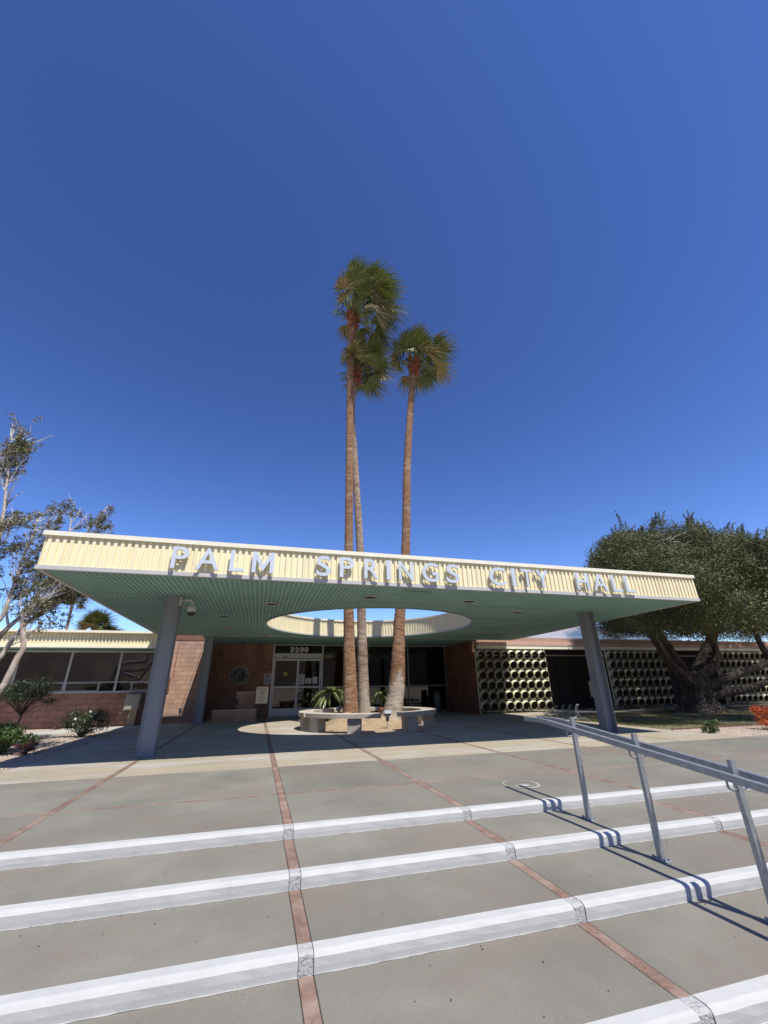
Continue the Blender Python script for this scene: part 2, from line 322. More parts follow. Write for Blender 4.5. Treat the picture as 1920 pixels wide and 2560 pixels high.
# steps
steps = struct('entrance_steps')
for k in range(5):
    yn = NOSE[k]; zt = -RISE*k; zb = zt-RISE
    for i, (a, b) in enumerate(cells(XL, XR)):
        if k < 4: slab(a, b, NOSE[k+1]+PAINT+GAP, yn-.004, zb, M['conc'], steps)
        else: slab(a, b, -6, yn-.004, zb, M['conc'], steps)
        q = MB(); N_ = max(4, int((b-a)/.12)); prof = [(PAINT, -.02), (PAINT, .002), (.034, .002), (.012, -.006), (.0, -.022), (-.002, -.06), (.0, -RISE-.01)]
        vs = []
        for s_ in range(N_+1):
            x = a+(b-a)*s_/N_; j1 = random.uniform(-.0022,.0022); j2 = random.uniform(-.0022,.0022)
            for t, (dy, dz) in enumerate(prof): vs.append((x, yn+dy+(j1 if t in (2,3,4) else 0), zt+dz+(j2 if t in (2,3) else 0)))
        P_ = len(prof); fs = [(s_*P_+t, s_*P_+t+1, (s_+1)*P_+t+1, (s_+1)*P_+t) for s_ in range(N_) for t in range(P_-1)]
        fs += [tuple(range(P_-1,-1,-1)), tuple(N_*P_+t for t in range(P_))]
        q.add(vs, fs); q.build('white_nosing', M['white'], steps)
        # thin creamy paint line where the riser meets the tread
        q = MB(); vs = []
        for s_ in range(N_*2+1):
            x = a+(b-a)*s_/(N_*2); j1 = random.uniform(.004,.011); vs += [(x, yn-.001, zb+.0015), (x, yn-j1, zb+.0015)]
        q.add(vs, [(2*s_, 2*s_+1, 2*s_+3, 2*s_+2) for s_ in range(N_*2)]); q.build('paint_edge', M['white'], steps)
    for bx in BANDS:
        if XL < bx < XR:
            yb = NOSE[k+1]+PAINT+GAP if k < 4 else -6
            block('red_band', bx-BW, bx+BW, yb, yn-.004, zb-.05, zb, M['red'], steps, 0.003)
            q = MB(); pb = [(bx-BW, bx+BW)]
            vs = []
            for x in (bx-BW, bx+BW):
                for dy, dz in ((PAINT, -.02), (PAINT, .001), (.03, .0), (.008, -.012), (.003, -RISE-.01)): vs.append((x, yn+dy, zt+dz))
            q.add(vs, [(t, t+1, t+6, t+5) for t in range(4)]+[(4,3,2,1,0),(5,6,7,8,9)]); q.build('stippled_block', M['pebble'], steps)
    joint(XL, XR, (NOSE[k+1] if k < 4 else -6)+.02, yn+.02, zb, steps)
q = MB(); q.box(XL-.15, XL-.0, -6, 5.1, -.62, .0); q.box(XR, XR+.15, -6, 5.1, -.62, .0); q.build('step_cheek', M['conc'], steps)

# faint ring of old paint on the slab and litter
q = MB(); vs = []; n = 40
for i in range(n):
    a = 2*math.pi*i/n; j = random.uniform(-.008, .008); ww = .012+.02*max(0, math.sin(a+2.2))+random.uniform(0,.01)
    for r in (.215+j, .215+j+ww): vs.append((3.57+r*math.cos(a), 5.86+r*1.1*math.sin(a), .004))
q.add(vs, [(2*i, 2*i+1, (2*i+3)%(2*n), (2*i+2)%(2*n)) for i in range(n)])
q.add([(3.45,5.74,.0042),(3.60,5.70,.0042),(3.66,5.78,.0042),(3.58,5.84,.0042),(3.46,5.82,.0042)], [(0,1,2,3,4)])
tag(q.build('paint_ring_mark', M['stain'], plaza))
V = []; Fq = []
for i in range(260):
    if i < 70: x = random.uniform(-1.5, 6); y = random.choice([6.42, 6.42, 8.5])+random.gauss(0, .04); z = 0.004
    else:
        x = random.uniform(-2, 6); k = random.choice([0,1,2,3]); y = random.uniform(NOSE[k+1]+.15, NOSE[k]-.01); z = -RISE*(k+1)+.004
        if random.random() < .35: y = NOSE[k]-abs(random.gauss(0,.05))-.01
    s_ = random.uniform(.004, .012); a = random.uniform(0, 6.3); o = len(V); c_, s2 = math.cos(a)*s_, math.sin(a)*s_
    V += [(x+c_, y+s2, z+.001), (x-s2*.4, y+c_*.4, z+.004), (x-c_, y-s2, z+.002), (x+s2*.4, y-c_*.4, z)]; Fq.append((o, o+1, o+2, o+3))
tag(fast('leaf_litter', V, Fq, M['litter']), 'scattered tiny dead leaves and grit on the steps', 'litter', kind='stuff')

# ------------------------------------------------------------------ planting beds: gravel, lawn, path
def bed(name, poly, z0, z1, m_): q = MB(); q.prism(poly, z0, z1); return tag(q.build(name, m_), kind='structure')
bed('left_bed', [(-14,5.1),(-4.06,5.1),(-4.06,19.0),(-4.3,20.0),(-14,20.0)], -.06, -.012, M['sand'])
bed('path', [(-14,14.4),(-7.07,16.2),(-6.5,16.66),(-5.78,17.62),(-4.1,18.9),(-4.1,19.9),(-6.3,19.7),(-7.27,18.51),(-7.95,18.12),(-14,16.7)], -.05, 0.004, M['path'])
bed('right_bed', [(11.40,8.54),(40,7.9),(40,10.42),(11.40,10.42)], -.06, -.012, M['sand'])
bed('lawn', [(11.40,10.46),(60,10.46),(60,19.0),(11.40,19.0)], -.06, -.004, M['grassbase'])
bed('right_pavement', [(16.0,4.9),(60,4.9),(60,7.85),(16.0,8.2)], -.06, -.004, M['conc'])
q = MB(); q.box(11.42, 40, 10.42, 10.46, -.03, .035); tag(q.build('lawn_edging', M['edge']), 'low dark edging board between the lawn and the right gravel bed', 'edging')
def stones(name, n, fx, label):
    base = np.array([(1,0,0),(-1,0,0),(0,1,0),(0,-1,0),(0,0,1),(0,0,-1)], float); tri = np.array([(0,2,4),(2,1,4),(1,3,4),(3,0,4),(2,0,5),(1,2,5),(3,1,5),(0,3,5)])
    V = []; T = []
    for i in range(n):
        x, y = fx(); s_ = random.uniform(.010, .028); sc_ = np.array([s_*random.uniform(.8,1.4), s_*random.uniform(.8,1.4), s_*.7]); a = random.uniform(0,6.3)
        c_, s2 = math.cos(a), math.sin(a); b = base*sc_*rng.uniform(.75,1.2,(6,1)); rot = np.stack([b[:,0]*c_-b[:,1]*s2, b[:,0]*s2+b[:,1]*c_, b[:,2]], 1)+(x, y, -.008)
        T.append(tri+6*i); V.append(rot)
    tag(fast(name, np.concatenate(V), np.concatenate(T), M['gravel'], n=3), label, 'gravel', kind='stuff')
def fl():
    while True:
        y = random.uniform(8.6, 17.5)**1; x = -4.08-abs(random.gauss(0, 1.5))
        if x > -8.5 and not (y > 16.2+(x+7.07)*.95 and y > 15.4): return x, y
stones('gravel', 9000, fl, 'pale tan gravel in the bed left of the canopy')
def fr_():
    return 11.42+abs(random.gauss(0,1.8)), random.uniform(8.56, 10.40)
stones('gravel', 7000, fr_, 'pale tan gravel in the bed right of the plaza')
n = 26000; X = 11.45+np.abs(rng.normal(0, 6, n)); Y = rng.uniform(10.5, 18.9, n); hh = rng.uniform(.02, .06, n); A = rng.uniform(0, 6.28, n); wd = .006
ok_ = ~((X < 18.6) & (Y > 17.0)); X, Y, hh, A = X[ok_], Y[ok_], hh[ok_], A[ok_]; n = len(X)
dn = (np.sin(X*1.7+Y*.9)+np.sin(Y*2.3-X*.6)+rng.normal(0,.6,n)) > -1.0; X, Y, hh, A = X[dn], Y[dn], hh[dn], A[dn]; n = len(X)
V = np.zeros((n,3,3)); V[:,0] = np.stack([X-np.cos(A)*wd, Y-np.sin(A)*wd, X*0-.004], 1); V[:,1] = np.stack([X+np.cos(A)*wd, Y+np.sin(A)*wd, X*0-.004], 1); V[:,2] = np.stack([X+rng.normal(0,.015,n), Y+rng.normal(0,.015,n), hh], 1)
tag(fast('grass', V.reshape(-1,3), np.arange(3*n).reshape(-1,3), M['grass'], n=3), 'thin patchy lawn grass under the big tree', 'grass', kind='stuff')

# ------------------------------------------------------------------ canopy
YF, YB, XA, XB, XB2 = 8.52, 18.75, -3.98, 11.40, 11.92
ZS, ZT = 3.273, 3.985; HC = (3.70, 14.80); HR = 3.60
def xr(y): return XB+(XB2-XB)*(y-YF)/(YB-YF)
can = thing('entrance_canopy', 'wide flat canopy with cream ribbed fascia, teal underside and round roof opening', 'canopy')
def ribs(x0, x1, pitch=0.1):
    """profile of the box-rib deck: list of (x, depth 0..1)"""
    out = []; n = int(round((x1-x0)/pitch))
    for i in range(n):
        b = x0+(x1-x0)*i/n; p = (x1-x0)/n
        out += [(b, 0), (b+p*.44, 0), (b+p*.49, 1), (b+p*.95, 1)]
    out.append((x1, 0)); return out
# front and back fascia, in sheets
def fascia_x(y, sgn, x0, x1, name='fascia_sheet'):
    n = 10
    for k in range(n):
        a, b = x0+(x1-x0)*k/n, x0+(x1-x0)*(k+1)/n; q = MB(); vs = []
        pr = ribs(a, b, 0.123)
        for x, d in pr:
            yy = y+sgn*.028*(1-d); vs += [(x, yy, ZS+.06), (x, yy, ZT-.08)]
        q.add(vs, [(2*i, 2*i+2, 2*i+3, 2*i+1) for i in range(len(pr)-1)]); q.build(name, M['cream'], can)
fascia_x(YF, 1, XA, XB); 
fascia_x(YB-.028, 1, XA, XB2)
def side(xf, sgn, name='fascia_sheet'):
    for k in range(5):
        y0, y1 = YF+(YB-YF)*k/5, YF+(YB-YF)*(k+1)/5; q = MB(); vs = []; pr = ribs(y0, y1, .1)
        for y, d in pr:
            xx = xf(y)-sgn*.028*(1-d); vs += [(xx, y, ZS+.06), (xx, y, ZT-.08)]
        q.add(vs, [(2*i, 2*i+2, 2*i+3, 2*i+1) for i in range(len(pr)-1)]); q.build(name, M['cream'], can)
side(lambda y: XA, -1); side(xr, 1)
def ring4(o, i_, z0, z1, name, m_):
    """band round the four canopy sides, o = out, i_ = in"""
    q = MB(); A = [(XA-o, YF-o), (XB+o, YF-o), (XB2+o, YB+o), (XA-o, YB+o)]; B = [(XA+i_, YF+i_), (XB-i_, YF+i_), (XB2-i_, YB-i_), (XA+i_, YB-i_)]
    for k in range(4):
        j = (k+1)%4; vs = [(*A[k], z0), (*A[j], z0), (*B[j], z0), (*B[k], z0), (*A[k], z1), (*A[j], z1), (*B[j], z1), (*B[k], z1)]
        q.add(vs, [(3,2,1,0),(4,5,6,7),(0,1,5,4),(2,3,7,6)])
    return q.build(name, m_, can)
ring4(.034, .10, ZT-.085, ZT, 'fascia_cap', M['creamcap']); ring4(.012, .07, ZS-.006, ZS+.068, 'fascia_trim', M['trim'])
# soffit sheets: ribbed deck running front to back, cut round the opening
SEAM = [YF+.05, 10.52, 12.58, 14.62, 16.66, YB-.03]
def soff(name, x0, x1, y0, y1, zoff, hole, par, xlim=None):
    V = []; Fc = []
    pr = ribs(x0, x1, 0.1); fine = []
    for i in range(len(pr)-1):
        fine.append(pr[i])
        if hole and pr[i+1][0]-pr[i][0] > .03: fine.append(((pr[i][0]+pr[i+1][0])/2, (pr[i][1]+pr[i+1][1])/2))
    fine.append(pr[-1])
    def segs(x):
        yy1 = y1; yy0 = y0
        if xlim and x > XB-.05:
            yc = YF+(x+.05-XB)/(XB2-XB)*(YB-YF); yy0 = max(yy0, min(yc, y1))
        if not hole: return [(yy0, yy1)]*2
        d = HR**2-(x-HC[0])**2
        if d <= 0: m_ = min(max(HC[1], yy0), yy1); return [(yy0, m_), (m_, yy1)]
        s_ = math.sqrt(d); return [(yy0, min(max(HC[1]-s_, yy0), yy1)), (min(max(HC[1]+s_, yy0), yy1), yy1)]
    for k in range(2 if hole else 1):
        o = len(V)
        for x, d in fine:
            a, b = segs(x)[k]; z = ZS+zoff+.032*(1-d); V += [(x, a, z), (x, b, z)]
        for i in range(len(fine)-1):
            a0, b0 = segs(fine[i][0])[k]; a1, b1 = segs(fine[i+1][0])[k]
            if b0-a0 < 1e-4 and b1-a1 < 1e-4: continue
            Fc.append((o+2*i, o+2*i+1, o+2*i+3, o+2*i+2))
    return fast(name, V, Fc, M['teal'], par)
for i in range(5):
    soff('soffit_sheet', XA+.06, XB2-.06, SEAM[i]+.015, SEAM[i+1]-.015, .004+.002*(i%2), True, can, xlim=True)
    if i:
        s_ = HR**2-(SEAM[i]-HC[1])**2
        for a_, b_ in ([(XA+.1, xr(SEAM[i])-.1)] if s_ <= 0 else [(XA+.1, HC[0]-math.sqrt(s_)-.02), (HC[0]+math.sqrt(s_)+.02, xr(SEAM[i])-.1)]):
            q = MB(); q.box(a_, b_, SEAM[i]-.03, SEAM[i]+.03, ZS+.040, ZS+.050); q.build('soffit_joint', M['dark'], can)
# roof deck above the soffit
q = MB(); n = 72; ring = [(HC[0]+(HR+.06)*math.cos(2*math.pi*i/n), HC[1]+(HR+.06)*math.sin(2*math.pi*i/n)) for i in range(n)]
def edgept(a):
    dx, dy = math.cos(a), math.sin(a); t = 1e9
    for lim, d, c_ in ((XA+.05, dx, HC[0]), (XB-.05, dx, HC[0]), (YF+.04, dy, HC[1]), (YB-.04, dy, HC[1])):
        if abs(d) > 1e-6:
            tt = (lim-c_)/d
            if tt > 0: t = min(t, tt)
    return (HC[0]+dx*t, HC[1]+dy*t)
angs = sorted([2*math.pi*i/n for i in range(n)]+[math.atan2(yy-HC[1], xx-HC[0])%(2*math.pi) for xx, yy in ((XA+.05,YF+.04),(XB-.05,YF+.04),(XA+.05,YB-.04),(XB-.05,YB-.04))])
for z_, nm, mm in ((ZS+.09, 'deck_lining', M['dark']), (ZT-.16, 'roof_deck', M['roof'])):
    q = MB(); vs = []
    for a in angs: vs += [(HC[0]+(HR+.05)*math.cos(a), HC[1]+(HR+.05)*math.sin(a), z_), (*edgept(a), z_)]
    L_ = len(angs); q.add(vs, [(2*i, 2*i+1, (2*i+3)%(2*L_), (2*i+2)%(2*L_)) for i in range(L_)]); q.build(nm, mm, can)
# ribbed rim of the round opening
n = int(2*math.pi*HR/.123); q = MB(); vs = []; cnt = 0
for i in range(n):
    for fr2, d in ((0,0),(.44,0),(.49,1),(.95,1)):
        a = 2*math.pi*(i+fr2)/n; r = HR-.006+.028*(1-d) if False else HR+.028*(1-d); vs += [(HC[0]+r*math.cos(a), HC[1]+r*math.sin(a), ZS+.03), (HC[0]+r*math.cos(a), HC[1]+r*math.sin(a), ZT-.07)]; cnt += 1
q.add(vs, [(2*i, 2*i+1, (2*i+3)%(2*cnt), (2*i+2)%(2*cnt)) for i in range(cnt)]); q.build('opening_rim', M['cream'], can)
q = MB(); q.lathe(HC, [(HR+.10, ZT-.075), (HR-.03, ZT-.075), (HR-.03, ZT-.005), (HR+.10, ZT-.005), (HR+.10, ZT-.075)], 96); q.build('rim_cap', M['creamcap'], can)
q = MB(); q.lathe(HC, [(HR+.03, ZS-.004), (HR-.014, ZS-.004), (HR-.014, ZS+.05), (HR+.03, ZS+.05)], 96); q.build('rim_trim', M['trim'], can)
# columns: H sections
for (x, y) in ((-2.08, 10.75), (9.52, 10.72), (-2.12, 19.45)):
    q = MB(); hx, hy, tf, tw = .165, .155, .018, .02; z1 = ZS+.01 if y < 15 else 3.29
    q.box(x-hx, x-hx+tf, y-hy, y+hy, 0, z1); q.box(x+hx-tf, x+hx, y-hy, y+hy, 0, z1); q.box(x-hx+tf, x+hx-tf, y-tw/2-(.11 if x < 0 else 0), y+tw/2-(.11 if x < 0 else 0), 0, z1)
    q.build('column', M['column'], can)
# recessed lights
rl = None
for k in range(12):
    a = R(15+30*k); x, y = 3.79+5.12*math.cos(a), 14.75+5.12*math.sin(a)
    p_ = bpy.data.objects.new('recessed_light', None); C.objects.link(p_); p_.parent = can; p_.location = (x, y, ZS)
    if rl is None:
        q = MB(); q.lathe((0,0), [(.178,.004),(.178,-.016),(.160,-.020),(.155,-.008)], 28); r1 = q.build('light_ring', M['trim'], None, True)
        q = MB(); q.disc((0,0), .160, -.009, 28); r2 = q.build('recess_shade', M['dark'], None); rl = (r1, r2)  # flat dark disc stands in for the shade inside the recess
        for r_ in rl: r_.parent = p_
    else:
        for r_ in rl: c_ = r_.copy(); C.objects.link(c_); c_.parent = p_
# no recesses are cut in the ribs; the dark discs suggest them
q = MB(); q.box(3.02, 3.73, 8.98, 9.44, ZS-.006, ZS+.001); q.build('access_panel', mat('panel_teal', (0.20, 0.36, 0.31), 0.6), can)

# sign letters
sg = thing('canopy_sign', 'row of pale metal letters standing off the cream canopy fascia', 'sign')
LET = [('P',-1.83,-1.53),('A',-1.39,-.95),('L',-.76,-.48),('M',-.33,.10),('S',.97,1.27),('P',1.47,1.78),('R',2.01,2.33),('I',2.515,2.605),('N',2.80,3.14),('G',3.36,3.75),('S',3.95,4.27),
       ('C',5.05,5.48),('I',5.655,5.75),('T',5.93,6.22),('Y',6.33,6.69),('H',7.50,7.87),('A',8.0,8.43),('L',8.59,8.89),('L',9.01,9.32)]
kf = 8.42/8.52
def letter_m(x0, x1, z0, z1, y):
    W_, H_ = x1-x0, z1-z0; t = .078; d = .088
    P = [(0,0),(t,0),(t,H_*.62),(W_/2,H_*.06),(W_-t,H_*.62),(W_-t,0),(W_,0),(W_,H_),(W_-t*.85,H_),(W_/2,H_*.40),(t*.85,H_),(0,H_)]
    # split into convex pieces: two stems and two diagonals sharing edges
    q = MB(); T = lambda L: [(x0+p[0], z0+p[1]) for p in L]
    def pr(L):
        n = len(L); vs = [(x, y, z) for x, z in L]+[(x, y+.05, z) for x, z in L]; q.add(vs, [tuple(range(n)), tuple(range(2*n-1, n-1, -1))]+[(i, n+i, n+(i+1)%n, (i+1)%n) for i in range(n)])
    pr(T(P)); return q.build('letter', M['letter'], sg)
for ch, a, b in LET:
    if ch == 'M': letter_m(a*kf, b*kf, 1.25+(3.413-1.25)*kf, 1.25+(3.413-1.25)*kf+.435*kf, YF-.10); continue
    text('letter', ch, .435*kf, (b-a)*kf, M['letter'], sg, (a*kf, YF-.075, 1.25+(3.413-1.25)*kf), .05, {'I': 0.0, 'M': 0.004, 'N': .006}.get(ch, 0.007))
q = MB()
for ch, a, b in LET:
    for zz in (3.50, 3.74): q.tube([((a+b)/2*kf, YF-.05, zz), ((a+b)/2*kf, YF+.03, zz)], .006, 5)
q.build('letter_pins', M['galv'], sg)

# security camera on the left column
sc_ = thing('security_camera', 'white dome security camera on an arm from the left canopy column', 'camera')
q = MB(); q.box(-1.915, -1.885, 10.56, 10.68, 3.06, 3.26); q.build('mount_plate', M['plastic'], sc_)
q = MB(); q.tube([(-1.885,10.62,3.18),(-1.70,10.62,3.19),(-1.655,10.62,3.17),(-1.64,10.62,3.12),(-1.64,10.62,3.05)], .026, 10); q.build('arm', M['plastic'], sc_, True)
q = MB(); q.lathe((-1.64,10.62), [(.03,3.07),(.085,3.05),(.095,3.0),(.10,2.93),(.095,2.92),(.0,2.92)], 20); q.build('housing', M['plastic'], sc_, True)
q = MB(); q.lathe((-1.64,10.62), [(.088,2.925),(.08,2.88),(.055,2.845),(.0,2.83)], 20); q.build('dome', M['blackm'], sc_, True)

# ------------------------------------------------------------------ entrance building
eb = thing('entrance_hall', 'brick and glass entrance hall recessed under the canopy', 'building')
DW = 22.4
def wall_blocks(part, x0, x1, yf, z0, z1, bw, bh, m_, depth=.10, g=.007, brick='block', seed=1):
    rr = random.Random(seed); q = MB(); q.box(x0, x1, yf+.012, yf+depth+.15, z0, z1); w_ = q.build(part[0], M['mortar'], part[1])
    nr = int(round((z1-z0)/bh)); hh = (z1-z0)/nr
    for r in range(nr):
        x = x0-(bw/2 if r%2 else 0)
        while x < x1-.02:
            a, b = max(x, x0), min(x+bw, x1)
            if b-a > .04:
                o = block(brick, a+g/2, b-g/2, yf, yf+depth, z0+r*hh+g/2, z0+(r+1)*hh-g/2, m_, w_, .006); o.location.y += rr.uniform(-.004, .003)
            x += bw
    return w_
wall_blocks(('brick_wall', eb), -2.25, .62, DW, 0, 3.30, .42, .4125, M['brick'], g=.009)
# entry ceiling
soff('ceiling_sheet', -2.3, 10.15, YB+.02, DW+.02, .012, False, eb)
q = MB(); q.box(-2.3, 10.15, YB+.03, 30, ZS+.06, ZS+.20); q.build('roof', M['roof'], eb)
q = MB(); q.box(-2.34, -2.3, YB+.03, 21.0, ZS-.01, ZS+.21); q.box(10.15, 10.2, YB+.3, 19.0, ZS-.01, ZS+.21); q.build('roof_edge', M['trim'], eb)
# right return wall of dark blocks
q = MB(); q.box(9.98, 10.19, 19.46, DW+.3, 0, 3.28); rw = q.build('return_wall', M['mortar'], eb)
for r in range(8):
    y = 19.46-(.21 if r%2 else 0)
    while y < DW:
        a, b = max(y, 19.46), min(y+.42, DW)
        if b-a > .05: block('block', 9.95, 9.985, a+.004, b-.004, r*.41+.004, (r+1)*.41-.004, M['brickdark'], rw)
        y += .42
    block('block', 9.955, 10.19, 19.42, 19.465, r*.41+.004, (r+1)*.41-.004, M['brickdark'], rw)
# sliding doors and glazing
def frame_x(q, x0, x1, z0, z1, wd, y=DW, d=.06): # rectangular frame
    q.box(x0, x1, y-d/2, y+d/2, z1-wd, z1); q.box(x0, x1, y-d/2, y+d/2, z0, z0+wd); q.box(x0, x0+wd, y-d/2, y+d/2, z0+wd, z1-wd); q.box(x1-wd, x1, y-d/2, y+d/2, z0+wd, z1-wd)
def pane(x0, x1, z0, z1, par, y=DW+.01, m_=None, name='pane'):
    q = MB(); q.box(x0, x1, y-.004, y+.004, z0, z1); return q.build(name, m_ or M['glass'], par)
dr = MB(); dr.box(.62, .69, DW-.05, DW+.05, .03, 3.30); dr.box(3.05, 3.12, DW-.05, DW+.05, .03, 3.30); dr.box(.69, 3.05, DW-.05, DW+.05, 3.25, 3.30); dr.box(.62, 3.12, DW-.1, DW+.1, 0, .03)
door = dr.build('sliding_door', M['alu'], eb)
q = MB(); q.box(.70, 3.04, DW-.09, DW+.04, 2.64, 2.86); q.build('header', M['alu'], door)
q = MB(); q.box(1.07, 1.37, DW-.098, DW-.09, 2.67, 2.71); q.build('sensor', M['blackm'], door)
pane(.69, 3.05, 2.86, 3.25, door)
for x0, x1, yy in ((.70, 1.90, DW-.02), (1.86, 3.03, DW+.03)):
    q = MB(); q.box(x0, x0+.07, yy-.02, yy+.02, .05, 2.62); q.box(x1-.07, x1, yy-.02, yy+.02, .05, 2.62); q.box(x0+.07, x1-.07, yy-.02, yy+.02, 2.51, 2.62)
    q.box(x0+.07, x1-.07, yy-.02, yy+.02, 1.25, 1.34); q.box(x0+.07, x1-.07, yy-.02, yy+.02, .05, .36); q.build('door_leaf', M['alu'], door)
    pane(x0+.07, x1-.07, 1.34, 2.51, door, yy); pane(x0+.07, x1-.07, .36, 1.25, door, yy)
nm = mat('number_white', (0.62,0.58,0.54), .6)
sn = bpy.data.objects.new('street_number', None); C.objects.link(sn); sn.parent = door
text('digit', '3', .26, .19, nm, sn, (1.44, DW-.012, 2.915), .01, .06); text('digit', '2', .26, .19, nm, sn, (1.68, DW-.012, 2.915), .01, .06)
for x in (2.01, 2.245):
    q = MB(); n = 28; vs = []
    for yy in (DW-.017, DW-.007):
        for a_, b_ in ((.105, .132), (.018, .105)): vs += [(x+a_*math.cos(2*math.pi*i/n), yy, 3.045+b_*math.sin(2*math.pi*i/n)) for i in range(n)]
    q.add(vs, [(i, (i+1)%n, n+(i+1)%n, n+i) for i in range(n)]+[(i, 2*n+i, 2*n+(i+1)%n, (i+1)%n) for i in range(n)]); q.build('digit', nm, sn)
def notice(x0, x1, z0, z1, yy, label, m_=None):
    q = MB(); q.box(x0, x1, yy-.03, yy-.026, z0, z1); o = q.build('notice', m_ or M['paper'], None); tag(o, label, 'notice'); return o
n1 = notice(1.95, 2.23, 1.41, 1.87, DW+.03, 'tall pale notice with lines of print, leftmost on the right door leaf')
n2 = notice(2.28, 2.57, 1.44, 1.70, DW+.03, 'squarish white notice, middle of three on the right door leaf'); n3 = notice(2.64, 2.87, 1.45, 1.76, DW+.03, 'blank bluish notice, rightmost on the right door leaf')
q = MB()
for k in range(14): zz = 1.45+.028*k; q.box(1.98, 1.98+random.uniform(.1,.22), DW-.0035, DW-.002, zz, zz+.009)
q.build('print', M['ink'], n1)
q = MB()
for k in range(7): zz = 1.47+.028*k; q.box(2.33, 2.33+random.uniform(.1,.2), DW-.0035, DW-.002, zz, zz+.007)
q.build('print', M['ink'], n2)
q = MB(); q.lathe((0,0), [(.0,0),(.1,0),(.1,.004),(.0,.004)], 24); o = q.build('door_sticker', M['yellow']); o.rotation_euler = (R(90),0,0); o.location = (1.28, DW-.026, 1.9); tag(o, 'round yellow sticker on the left door leaf', 'sticker')
text('print', '!', .11, .03, M['ink'], o, (-.01, -.05, .006), .003, rot=(0,0,0))
# glass wall right of the door
gw = MB(); gw.box(3.12, 9.95, DW-.03, DW+.03, 3.24, 3.30); gw.box(3.12, 9.95, DW-.03, DW+.03, 0, .07); gw.box(3.12, 9.95, DW-.03, DW+.03, 1.24, 1.30)
for x in (5.45, 7.7, 9.86): gw.box(x-.03, x+.03, DW-.035, DW+.035, .07, 3.24)
gwo = gw.build('glass_wall', M['alu'], eb)
gwo.data.materials[0] = mat('dark_alu', (0.26,0.27,0.27), .4, metal=.3)
for a, b in ((3.12,5.42),(5.48,7.67),(7.73,9.83)): pane(a, b, 1.30, 3.24, gwo); pane(a, b, .07, 1.24, gwo)
# interior room
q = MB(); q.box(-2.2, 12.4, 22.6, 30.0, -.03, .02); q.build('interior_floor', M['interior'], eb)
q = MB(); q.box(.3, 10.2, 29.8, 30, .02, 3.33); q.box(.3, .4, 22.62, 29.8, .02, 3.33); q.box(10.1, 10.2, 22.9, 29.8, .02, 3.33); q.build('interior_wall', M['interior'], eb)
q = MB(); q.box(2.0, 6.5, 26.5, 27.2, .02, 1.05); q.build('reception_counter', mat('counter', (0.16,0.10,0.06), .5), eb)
for nm_, x in (('left', 3.75), ('right', 5.95)):
    t_ = thing('pendant_lamp', f'dim amber bowl pendant inside the glass hall, {"nearer the sliding door" if nm_=="left" else "farther from the sliding door"}', 'lamp', 'bowl pendants in the hall')
    q = MB(); q.lathe((x,25.2), [(.0,2.78),(.18,2.80),(.34,2.88),(.40,2.98),(.37,2.98),(.30,2.90),(.0,2.83)], 24); q.build('bowl', M['bulb'], t_, True)
    q = MB(); q.tube([(x,25.2,2.9),(x,25.2,3.32)], .012, 6); q.build('rod', M['blackm'], t_)
# trash bin behind glass
t_ = thing('litter_bin', 'grey cylindrical litter bin standing before the far right glass', 'bin')
q = MB(); q.lathe((8.9,21.5), [(.0,0),(.17,0),(.17,.85),(.15,.9),(.0,.9)], 20); q.build('body', mat('bin_grey', (0.10,0.12,0.14), .5), t_, True); q = MB(); q.lathe((8.9,21.5), [(.18,.90),(.19,.95),(.12,1.04),(.0,1.05)], 20); q.build('lid', M['blackm'], t_, True)

# seal on the wall
sl = thing('city_seal', 'round metal seal with palm trees mounted on the brick wall', 'seal', loc=(-.87, DW-.012, 1.86))
def ann(r0, r1, d, n=48):
    q = MB(); q.lathe((0,0), [(r0,0),(r1,0),(r1,d),(r0,d),(r0,0)], n); return q
q = MB(); q.lathe((0,0), [(.0,0),(.43,0),(.43,.012),(.0,.012)], 48); o = q.build('disc', M['sealdark'], None); o.parent = sl; o.rotation_euler = (R(90),0,0)
for r0, r1 in ((.405,.43),(.285,.30)): o = ann(r0, r1, .03).build('ring', M['seal'], None); o.parent = sl; o.rotation_euler = (R(90),0,0)
def circ_text(s, r, a0, a1, flip=False, hgt=.062):
    for i, ch in enumerate(s):
        if ch == ' ': continue
        a = R(a0+(a1-a0)*i/(len(s)-1)); x, z = r*math.cos(a), r*math.sin(a)
        rot = a-math.pi/2 if not flip else a+math.pi/2
        o = text('letter', ch, hgt, hgt*(.75 if ch != 'I' else .2), M['seal'], sl, (0,0,0), .01, 0.01, align='CENTER')
        off = Vector((0, -hgt/2, 0)); off.rotate(Euler((0,0,rot))); 
        o.rotation_euler = Euler((R(90), 0, 0)); o.rotation_mode = 'QUATERNION'
        o.rotation_quaternion = Euler((R(90),0,0)).to_quaternion() @ Euler((0,0,rot)).to_quaternion(); o.location = (x+off.x, -.018, z+off.y)
circ_text('CITY OF PALM SPRINGS', .352, 168, 12); circ_text('CALIFORNIA', .352, 228, 312, True)
for x, zb_, zt_, rr_ in ((-.07,-.24,.10,.075),(.055,-.2,.06,.055),(-.135,-.2,-.01,.05),(.07,.12,.16,.04),(-.02,.05,.17,.055)):
    q = MB(); q.tube([(x-.012,-.02,zb_),(x,-.02,zt_)], .011, 6)
    for k in range(7):
        a = R(20+140*k/6); q.tube([(x,-.02,zt_),(x+rr_*.7*math.cos(a),-.02,zt_+rr_*.7*math.sin(a)),(x+rr_*1.25*math.cos(a),-.02,zt_+rr_*.35*math.sin(a))], [.007,.009,.003], 4)
    o = q.build('palm_relief', M['seal'], None); o.parent = sl
